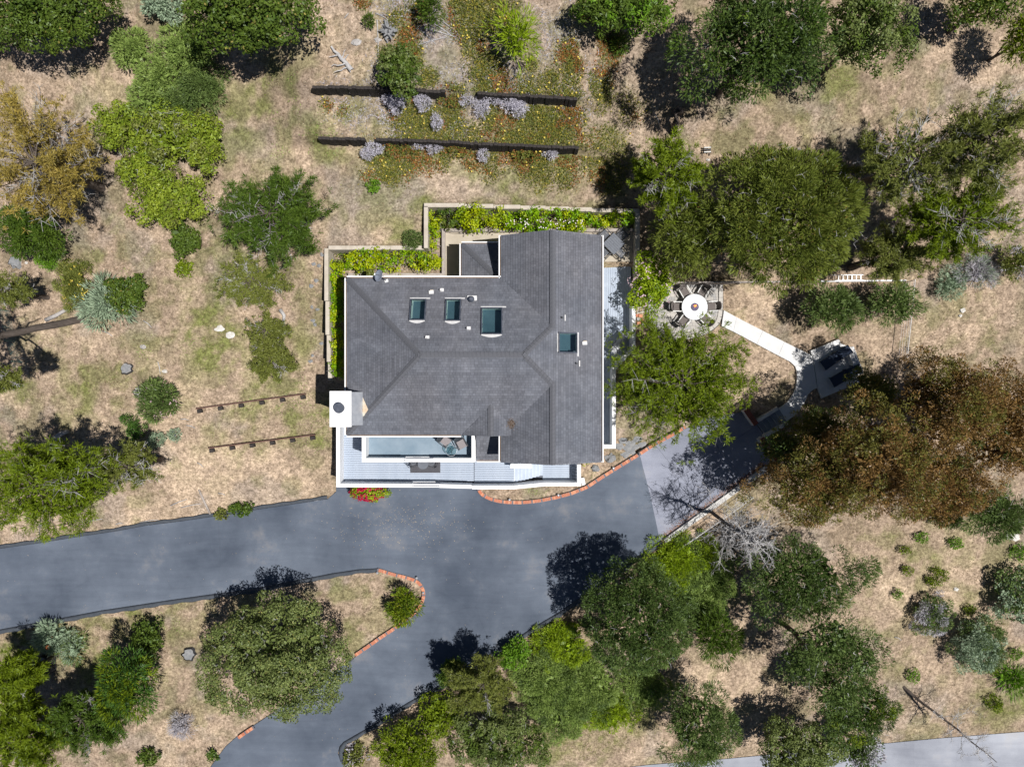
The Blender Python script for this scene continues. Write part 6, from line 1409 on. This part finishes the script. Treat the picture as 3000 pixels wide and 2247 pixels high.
# stumps and rocks
def rock(name, label, px, py, rx, ry, h, mat, cat='rock', group=None, seed=0):
    p = PG(px, py); r = np.random.default_rng(900 + seed + int(px)); s = 1 / 45.5; bm = bmesh.new(); bmesh.ops.create_icosphere(bm, subdivisions=2, radius=1)
    for v in bm.verts:
        k = 1 + .22 * r.normal(); v.co = Vector((v.co.x * rx * s * k, v.co.y * ry * s * k, v.co.z * h * k))
    me = bpy.data.meshes.new(name); bm.to_mesh(me); bm.free(); me.materials.append(MATS[mat]); o = link(name, me); o.location = p + Vector((0, 0, h * .35)); return tag(o, label, cat, group)
pm('rock_grey', (.17, .18, .19), (.28, .28, .28), scale=6, rough=.95, bump=.6)
pm('rock_pale', (.52, .50, .46), (.66, .64, .60), scale=6, rough=.9, bump=.4)
pm('charred', (.02, .02, .022), (.06, .06, .065), scale=8, rough=.95, bump=.6)
def stump(label, px, py, r_, h, mat='charred', top='grey_wood'):
    p = PG(px, py); root = thing('tree_stump', label, 'stump', p); rr_ = r_ / 45.5; n = 16; q = random.Random(int(px))
    k = [1 + q.uniform(-.2, .25) for _ in range(n)]; vs = [(p.x + rr_*1.35*k[i]*math.cos(2*math.pi*i/n), p.y + rr_*1.35*k[i]*math.sin(2*math.pi*i/n), p.z - .1) for i in range(n)] + [(p.x + rr_*k[i]*math.cos(2*math.pi*i/n), p.y + rr_*k[i]*math.sin(2*math.pi*i/n), p.z + h * (1 + .25*(k[i]-1)/.2)) for i in range(n)]
    MB().add(vs, [(i, (i+1)%n, n+(i+1)%n, n+i) for i in range(n)]).build('bark_ring', mat, root)
    MB().add([(p.x + .93*(v[0]-p.x), p.y + .93*(v[1]-p.y), p.z + h*.82) for v in vs[n:]], [tuple(range(n))]).build('cut_face', top, root)
stump('burnt hollow stump beside the lower left pines', 138, 1940, 24, .55)
stump('low dark round stump left of the grey-green oak', 556, 1915, 17, .18, 'charred', 'rock_grey')
def root_ball(label, px, py):
    p = PG(px, py); root = thing('root_stump', label, 'stump', p); r = np.random.default_rng(77); b = MB()
    for i in range(22):
        a = i * 2.4; l = r.uniform(.3, .62); e = np.array((p.x + math.cos(a) * l, p.y + math.sin(a) * l, p.z + r.uniform(.0, .45))); limb(b, np.array((p.x, p.y, p.z + .25)), e, .13, .03, r, 4, .25, 6)
    b.build('roots', 'rock_grey', root, smooth=True)
    rock_ = MB().cyl(p.xy, .3, p.z - .1, p.z + .38, 9, .2).build('stump_core', 'charred', root)
root_ball('dark gnarled root stump among the terraces at the top', 1138, 98)
def driftwood(label, a, b_):
    A, B = PG(*a), PG(*b_); root = thing('driftwood_log', label, 'log', A); r = np.random.default_rng(5); m = MB(); up = np.array((0, 0, .12)); limb(m, np.array(A) + up, np.array(B) + up, .055, .15, r, 6, .05, 8)
    for t, dx, dy in ((.35, -.5, -.15), (.5, .25, .45), (.7, -.75, -.2), (.85, -.8, -.35), (.6, .3, .3)):
        s_ = np.array(A.lerp(B, t)) + up; limb(m, s_, s_ + np.array((dx, dy, .1)), .05, .015, r, 4, .15, 6)
    m.build('trunk_piece', 'pale_twig', root, smooth=True)
driftwood('branched silver driftwood at the upper left of the timber walls', (972,140), (1032,210))
stump('dark stump in the middle of the left slope', 372, 1080, 15, .12, 'charred', 'rock_grey')
stump('small grey stump beside the pink-coned shrub', 408, 1147, 12, .25, 'grey_wood')
stump('grey flat stump near the left edge above the small bright bush', 45, 765, 17, .12, 'rock_grey', 'rock_grey')
for i, (a, b_, c_, lb) in enumerate(((420,1017,9,'grey log stub in the middle of the left slope'),(484,1088,7,'white stone above the pink-coned shrub'),(645,963,15,'pale flat stone in the sandy patch, upper one'),(676,982,14,'pale flat stone in the sandy patch, lower one'),(78,771,5,'small white stone by the left edge stump'),(1108,118,9,'brown wood block at the upper left terraces'),(1045,125,11,'cut log piece at the upper left terraces'),(2075,470,5,'small white stone by the huge rounded pine'),(2820,910,8,'pale stone on the right slope below the silver shrub'),(2812,925,5,'small white stone right of the pale stone'),(2800,1725,7,'bluish stone on the right slope'),(2965,1568,22,'pale weathered wood at the right edge'))): rock('stone', lb, a, b_, c_, c_*.7, .08, 'rock_pale' if 'stub' not in lb and 'block' not in lb and 'log' not in lb else 'grey_wood', 'stone')
for i, (a, b_, c_) in enumerate(((1790,1341,14),(1745,1371,11))): rock('boulder', ('round grey boulder in the bed by the brick edging','round boulder at the foot of the gable downpipe')[i], a, b_ - (0 if i else 0), c_, c_, .22, 'rock_grey', 'boulder')
FL = [(1826,1290),(1846,1298),(1866,1286),(1838,1310),(1860,1308),(1815,1308),(1880,1300),(1850,1322),(1832,1330)]
FL.sort()
for i, (a, b_) in enumerate(FL): rock('flagstone', 'grey flagstone in the bed below the side deck, %s from the left' % NTH[i], a, b_, 13, 10, .05, 'rock_grey', 'stone', 'grey flagstones below the side deck', i)
WS = sorted((random.uniform(905, 945), random.uniform(740, 1100)) for _ in range(12))
WS.sort(key=lambda q: q[1])
for i, (a, b_) in enumerate(WS): rock('field_stone', 'small grey stone outside the west courtyard wall, %s from the top' % NTH[i], a, b_, random.uniform(4, 7), 5, .06, 'rock_grey', 'stone', 'grey stones outside the west wall', i)
# rusty ball ornament, path lights, doormat-like panel, white globes
p = PG(169, 1879); root = thing('rusty_ball', 'rust-red metal ball on a stake in the sage bush', 'ornament', p); pm('rust', (.30, .09, .03), (.42, .15, .06), scale=9, rough=.8)
bm = bmesh.new(); bmesh.ops.create_uvsphere(bm, u_segments=20, v_segments=12, radius=.14, matrix=Matrix.Translation(p + Vector((0, 0, 1.0)))); me = bpy.data.meshes.new('ball'); bm.to_mesh(me); bm.free(); me.materials.append(MATS['rust']); link('ball', me, root)
MB().tube([p + Vector((0, 0, -.2)), p + Vector((0, 0, .9))], .015, 6).build('stake', 'rust', root)
LT = [(1493,1462,'left end of the front bed'),(1635,1449,'middle of the front bed'),(1796,1370,'right part of the front bed'),(1222,1690,'tip of the driveway island'),(1163,1826,'lower corner of the driveway island'),(1107,1675,'upper corner of the driveway island'),(1241,1733,'outer bend of the driveway island')]
for a, b_, w_ in LT:
    p = PG(a, b_); root = thing('path_light', 'small garden path light at the ' + w_, 'lamp', p, 0, 'garden path lights along the brick edgings'); MB().tube([p + Vector((0, 0, -.1)), p + Vector((0, 0, .26))], .014, 6).build('stake', 'black_metal', root); MB().cyl(p.xy, .085, p.z + .25, p.z + .31, 14, .03).build('lamp_head', 'metal_grey', root)
x, y = W(1708, 1410, .3); o = MB().obox((x, y), .2, .11, .22, .02, .34).build('air_vent_box', 'metal_grey'); tag(o, 'small grey metal box at the right end of the landing', 'box')
# small camp stool / frame on the slope above the huge pine
p = PG(2068, 446); root = thing('folding_stool', 'small black and white folding stool on the slope above the huge rounded pine', 'stool', p)
for i in range(3): MB().bar(p + Vector((-.2, -.12 + .13*i, .36)), p + Vector((.2, -.10 + .13*i, .36)), .06, .02).build('seat_slat', 'chair_white' if i != 1 else 'black_metal', root)
for sx in (-1, 1): MB().bar(p + Vector((sx*.2, -.22, 0)), p + Vector((sx*.2, .2, .36)), .03, .03).bar(p + Vector((sx*.19, .22, 0)), p + Vector((sx*.19, -.18, .36)), .03, .03).build('leg', 'black_metal', root)
# wire enclosure at the left edge
wa = PG(0, 912); root = thing('wire_enclosure', 'green wire mesh enclosure at the left edge below the leaning trunk', 'fence', PG(40, 1010)); pm('wire_green', (.10, .20, .18), (.16, .28, .25), scale=9, rough=.6)
cs = [(-40,905),(28,912),(45,1000),(66,1060),(68,1130),(-40,1135)]; C3 = [PG(*c) for c in cs]; b = MB()
for i in range(len(C3) - 1):
    n = int((C3[i+1] - C3[i]).length / .12)
    for j in range(n): q = C3[i].lerp(C3[i+1], j / n); b.bar(q, q + Vector((0, 0, .9)), .006, .006)
    for k in range(8): b.bar(C3[i] + Vector((0, 0, .12*k)), C3[i+1] + Vector((0, 0, .12*k)), .006, .006)
b.build('wire_mesh', 'wire_green', root)
for q in C3: MB().tube([q + Vector((0,0,-.2)), q + Vector((0,0,1.0))], .025, 6).build('fence_post', 'wire_green', root)

# drift of brown leaves in the roof valley
lv = Leaves(); r = np.random.default_rng(61); n = 320; cx, cy = W(1498, 1240, 7.1); x = cx + r.normal(size=n) * .09; y = cy + r.normal(size=n) * .12; a = r.random(n) * 6.28
zz2 = np.maximum(ZE + S * (x - GX0), np.maximum(ZE + S * (y - YS), np.where(y > YD, ZD - S * (x - XD), 0))) + .03
lv.add(np.stack([x, y, zz2], 1), unit(np.stack([np.cos(a), np.sin(a), r.normal(size=n) * .3], 1)), unit(r.normal(size=(n, 3)) * .4 + np.array((0, 0, 1.))), r.uniform(.05, .1, n), r.uniform(.03, .05, n), np.array((.15, .11, .085)) * r.uniform(.6, 1.4, n)[:, None])
tag(lv.build('leaf_pile', None), 'brown drift of dry leaves in the front roof valley', 'leaf pile')
# ================================================================== GROUND COVER (nobody could count it)
def scatter(n, seed, dens, box=(-34, 34, -25.5, 25.5)):
    r = np.random.default_rng(seed); x = r.uniform(box[0], box[1], n); y = r.uniform(box[2], box[3], n); keep = r.random(n) < dens(x, y)
    x = x[keep]; y = y[keep]; ok = np.ones(len(x), bool)
    for poly in (DRIVE_W, PAD_W, ROAD_W, COURT_W, wp(PATIO, 1.0), wp(PATH, .95), [(-10.7,-6.5),(4.4,-6.5),(4.4,-4.4),(5.6,-4.2),(5.6,-1),(7.5,1),(7.5,10.5),(-5,10.5),(-5,8),(-11.1,8),(-11.1,-6.5)]):
        ok &= polydist(x, y, poly) > .05
    return x[ok], y[ok], r
def stuff(name, label, lv):
    o = lv.build(name, None); tag(o, label, kind='stuff'); return o
def dgreen(x, y):
    gr, sa, li, ib = ground_fields(x, y); return np.clip(.03 + gr * 1.0 * sstep(.38, .6, fbm(x, y, .8, 3, 41)) + .30 * sstep(.58, .68, fbm(x, y, 1.3, 4, 9)), 0, 1) * (1 - .5 * sa)
x, y, r = scatter(190000, 71, dgreen); z = H(x, y); n = len(x); lv = Leaves()
D = unit(r.normal(size=(n, 3)) * np.array((1, 1, .4)) + np.array((0, 0, .5))); c = colours(r, 'feather', n); c *= np.array((.85, .8, 1.0)); yl_ = r.random(n) < .35; c[yl_] = np.array((.26, .21, .09)) * r.uniform(.7, 1.2, yl_.sum())[:, None]
lv.add(np.stack([x, y, z - .01], 1), D, unit(r.normal(size=(n, 3))), r.uniform(.06, .17, n), r.uniform(.015, .035, n), c); stuff('grass', 'short green and yellowing grass on the open slopes', lv); NLEAF[0] += n
def ddry(x, y):
    gr, sa, li, ib = ground_fields(x, y); return np.clip(.18 + .5 * sstep(.42, .6, fbm(x, y, 1.5, 4, 42)) - .35 * sa - .1 * li, .05, 1) * (.25 + 1.5 * sstep(.46, .6, fbm(x, y, .45, 2, 43)))
x, y, r = scatter(220000, 72, ddry); z = H(x, y); n = len(x); lv = Leaves()
D = unit(r.normal(size=(n, 3)) * np.array((1, 1, .3)) + np.array((0, 0, .25))); t = r.random(n)[:, None]; c = np.array((.19, .14, .085)) * (1 - t) + np.array((.44, .35, .22)) * t
lv.add(np.stack([x, y, z - .005], 1), D, unit(r.normal(size=(n, 3)) + np.array((0, 0, 1.0))), r.uniform(.08, .24, n), r.uniform(.014, .036, n), c); stuff('dry_grass', 'dry straw and dead grass lying on the slopes', lv); NLEAF[0] += n
def dlit(x, y):
    gr, sa, li, ib = ground_fields(x, y); return np.clip(.05 + .7 * li, 0, 1)
x, y, r = scatter(90000, 73, dlit); z = H(x, y); n = len(x); lv = Leaves(); a = r.random(n) * 6.28
D = np.stack([np.cos(a), np.sin(a), r.normal(size=n) * .15], 1); t = r.random(n)[:, None]; c = np.array((.16, .085, .045)) * (1 - t) + np.array((.58, .43, .29)) * t ** 1.5
lv.add(np.stack([x, y, z + .012], 1), unit(D), unit(r.normal(size=(n, 3)) * .3 + np.array((0, 0, 1.0))), r.uniform(.05, .13, n), r.uniform(.03, .06, n), c); stuff('leaf_litter', 'fallen leaves and wood chips on the slopes', lv); NLEAF[0] += n
# ice plant mats on and above the terraces
def dice(x, y): return field(x, y, ICE, 15)
bx = [PG(1040, 560), PG(1900, 0)]
for name, lab, sub in (('ice_plant', 'green, yellow and red ice plant mats over the terraces behind the house', 0),):
    x, y, r = scatter(230000, 74, dice, (bx[0].x - 2, bx[1].x + 1, bx[0].y, 27)); z = H(x, y); n = len(x); lv = Leaves()
    kind = fbm(x, y, 1.1, 3, 51); u = r.random(n)
    c = np.where((kind > .58)[:, None] & (u < .55)[:, None], np.array((.36, .15, .045)), np.where((u < .3)[:, None], np.array((.34, .29, .05)), np.array((.14, .165, .035)))) * r.uniform(.6, 1.4, n)[:, None]
    D = unit(r.normal(size=(n, 3)) * np.array((1, 1, .3)) + np.array((0, 0, .55)))
    lv.add(np.stack([x, y, z + r.uniform(-.01, .12, n) * 1.0], 1), D, unit(r.normal(size=(n, 3)) + np.array((0, 0, .6))), r.uniform(.09, .19, n), r.uniform(.035, .06, n), c); NLEAF[0] += n
    m = r.random(n) < .0035; k = m.sum(); P = np.stack([x[m], y[m], z[m] + .17], 1)
    for _ in range(2): lv.add(P - np.array((.05, 0, 0)), np.tile((1., 0., .05), (k, 1)), unit(r.normal(size=(k, 3)) * .3 + np.array((0, 0, 1.0))), np.full(k, .11), np.full(k, .11), np.tile((.75, .6, .12), (k, 1)))
    stuff(name, lab, lv)
# grey dry stems between the mats
GREY = [(1130,340,60,.8),(1060,340,50,.5),(1160,365,40,.7),(1350,380,40,.5),(1640,90,60,.8),(1600,60,50,.5),(1600,160,40,.5),(1730,210,50,.7),(1500,240,60,.6),(1560,260,50,.5),(1170,30,60,.8),(1250,100,60,.8),(1310,110,50,.6),(1330,210,40,.5),(1400,110,40,.4),(1280,80,60,.6),(1100,190,40,.4),(1790,90,40,.6),(1700,300,60,.4),(1650,270,60,.4),(1110,300,60,.6),(1020,310,60,.3)]
x, y, r = scatter(130000, 75, lambda x, y: field(x, y, GREY, 16), (bx[0].x - 2, bx[1].x + 1, bx[0].y, 27)); z = H(x, y); n = len(x); lv = Leaves()
lv.add(np.stack([x, y, z], 1), unit(r.normal(size=(n, 3)) * np.array((1, 1, .3)) + np.array((0, 0, .4))), unit(r.normal(size=(n, 3))), r.uniform(.10, .3, n), r.uniform(.014, .026, n), colours(r, 'purple', n)); stuff('dry_stems', 'grey dead ice plant stems on the terraces', lv)
# broad-leaved weeds on the left
WEED = [(955,300,22),(985,330,24),(1010,335,22),(940,330,20),(930,385,30),(960,400,30),(990,300,18),(900,395,25),(1280,450,14),(860,900,10),(540,1020,25),(420,1025,25),(890,1120,25),(930,1240,30),(965,1245,25),(890,1180,35),(820,1205,20),(690,1180,22),(720,1200,20),(740,1170,16),(860,1300,14),(905,1295,20),(940,1300,24),(1600,1445,14),(1740,1390,14),(1560,1440,10),(450,1800,20),(470,1830,18),(330,1900,24),(520,1850,18),(380,800,14),(560,1000,18),(770,1290,12),(870,1190,22),(660,1230,12),(540,850,10),(700,560,15),(800,350,20),(820,440,18),(860,300,24),(850,240,20)]
x, y, r = scatter(160000, 76, lambda x, y: field(x, y, [(a, b, c * 1.2, .85) for a, b, c in WEED], 17)); z = H(x, y); n = len(x); lv = Leaves()
lv.add(np.stack([x, y, z], 1), unit(r.normal(size=(n, 3)) * np.array((1, 1, .3)) + np.array((0, 0, .5))), unit(r.normal(size=(n, 3)) * .6 + np.array((0, 0, 1.))), r.uniform(.06, .15, n), r.uniform(.03, .06, n), colours(r, 'brush', n)); stuff('weeds', 'patches of leafy green weeds on the slopes', lv); NLEAF[0] += n
x, y, r = scatter(160000, 77, lambda x, y: field(x, y, [(1800,2110,120,.9),(1700,2170,110,.9),(1640,2200,80,.8),(1880,2110,70,.7),(1760,2190,80,.7)], 19)); z = H(x, y); n = len(x); lv = Leaves()
t = r.random(n)[:, None]; c = np.array((.30, .28, .08)) * (1 - t) + np.array((.17, .20, .06)) * t
lv.add(np.stack([x, y, z], 1), unit(r.normal(size=(n, 3)) * np.array((1, 1, .3)) + np.array((.2, -.3, .7))), unit(r.normal(size=(n, 3))), r.uniform(.15, .4, n), r.uniform(.015, .03, n), c); stuff('tall_grass', 'tall yellow-green grass below the brush at the bottom', lv)
# leaves blown against the kerbs, dust chips on the drive
r = np.random.default_rng(80); n = 900; P = []
for a, b_, s_ in ((2100,1470,40),(2150,1430,40),(2200,1400,30),(2030,1520,20),(1960,1570,20)):
    for _ in range(180): q = W(a + r.normal() * s_, 0, 0); P.append((q[0], W(0, b_ - (r.normal() * 0) , 0)[1] + 0, .02))
P = []
A = np.array(W(1945, 1575)); B = np.array(W(2240, 1362)); t = r.random(n); nn = unit(np.array((-(B-A)[1], (B-A)[0])))
w_ = np.abs(r.normal(size=n)) * .12 + .03; q = A + (B - A) * t[:, None] + nn * w_[:, None]; a = r.random(n) * 6.28
lv = Leaves(); lv.add(np.stack([q[:, 0], q[:, 1], np.full(n, .018)], 1), np.stack([np.cos(a), np.sin(a), r.random(n) * .2], 1), np.tile((0., 0., 1.), (n, 1)), r.uniform(.05, .12, n), r.uniform(.03, .05, n), np.array((.22, .11, .06)) * r.uniform(.6, 1.6, n)[:, None])
n2 = 700; x = r.normal(size=n2) * 2.4 + W(1160, 0)[0]; y = r.normal(size=n2) * .9 + W(0, 1540)[1]; a = r.random(n2) * 6.28; sdw = polydist(x, y, DRIVE_W) < -.1; m = sdw & (r.random(n2) < .6); k = m.sum()
lv.add(np.stack([x[m], y[m], np.full(k, .008)], 1), np.stack([np.cos(a[m]), np.sin(a[m]), np.zeros(k)], 1), np.tile((0., 0., 1.), (k, 1)), r.uniform(.03, .09, k), r.uniform(.02, .05, k), np.array((.44, .35, .25)) * r.uniform(.7, 1.2, k)[:, None])
n3 = 1500; x = r.uniform(-33, 12, n3); y = r.uniform(-25, -7, n3); m = (polydist(x, y, DRIVE_W) < -.2) & (r.random(n3) < .35); k = m.sum(); a = r.random(k) * 6.28
lv.add(np.stack([x[m], y[m], np.full(k, .008)], 1), np.stack([np.cos(a), np.sin(a), np.zeros(k)], 1), np.tile((0., 0., 1.), (k, 1)), r.uniform(.03, .10, k), r.uniform(.015, .04, k), np.array((.42, .35, .27)) * r.uniform(.5, 1.2, k)[:, None])
stuff('blown_leaves', 'dry leaves and crumbs on the driveway and along its kerb', lv)
print('leaf quads', NLEAF[0])
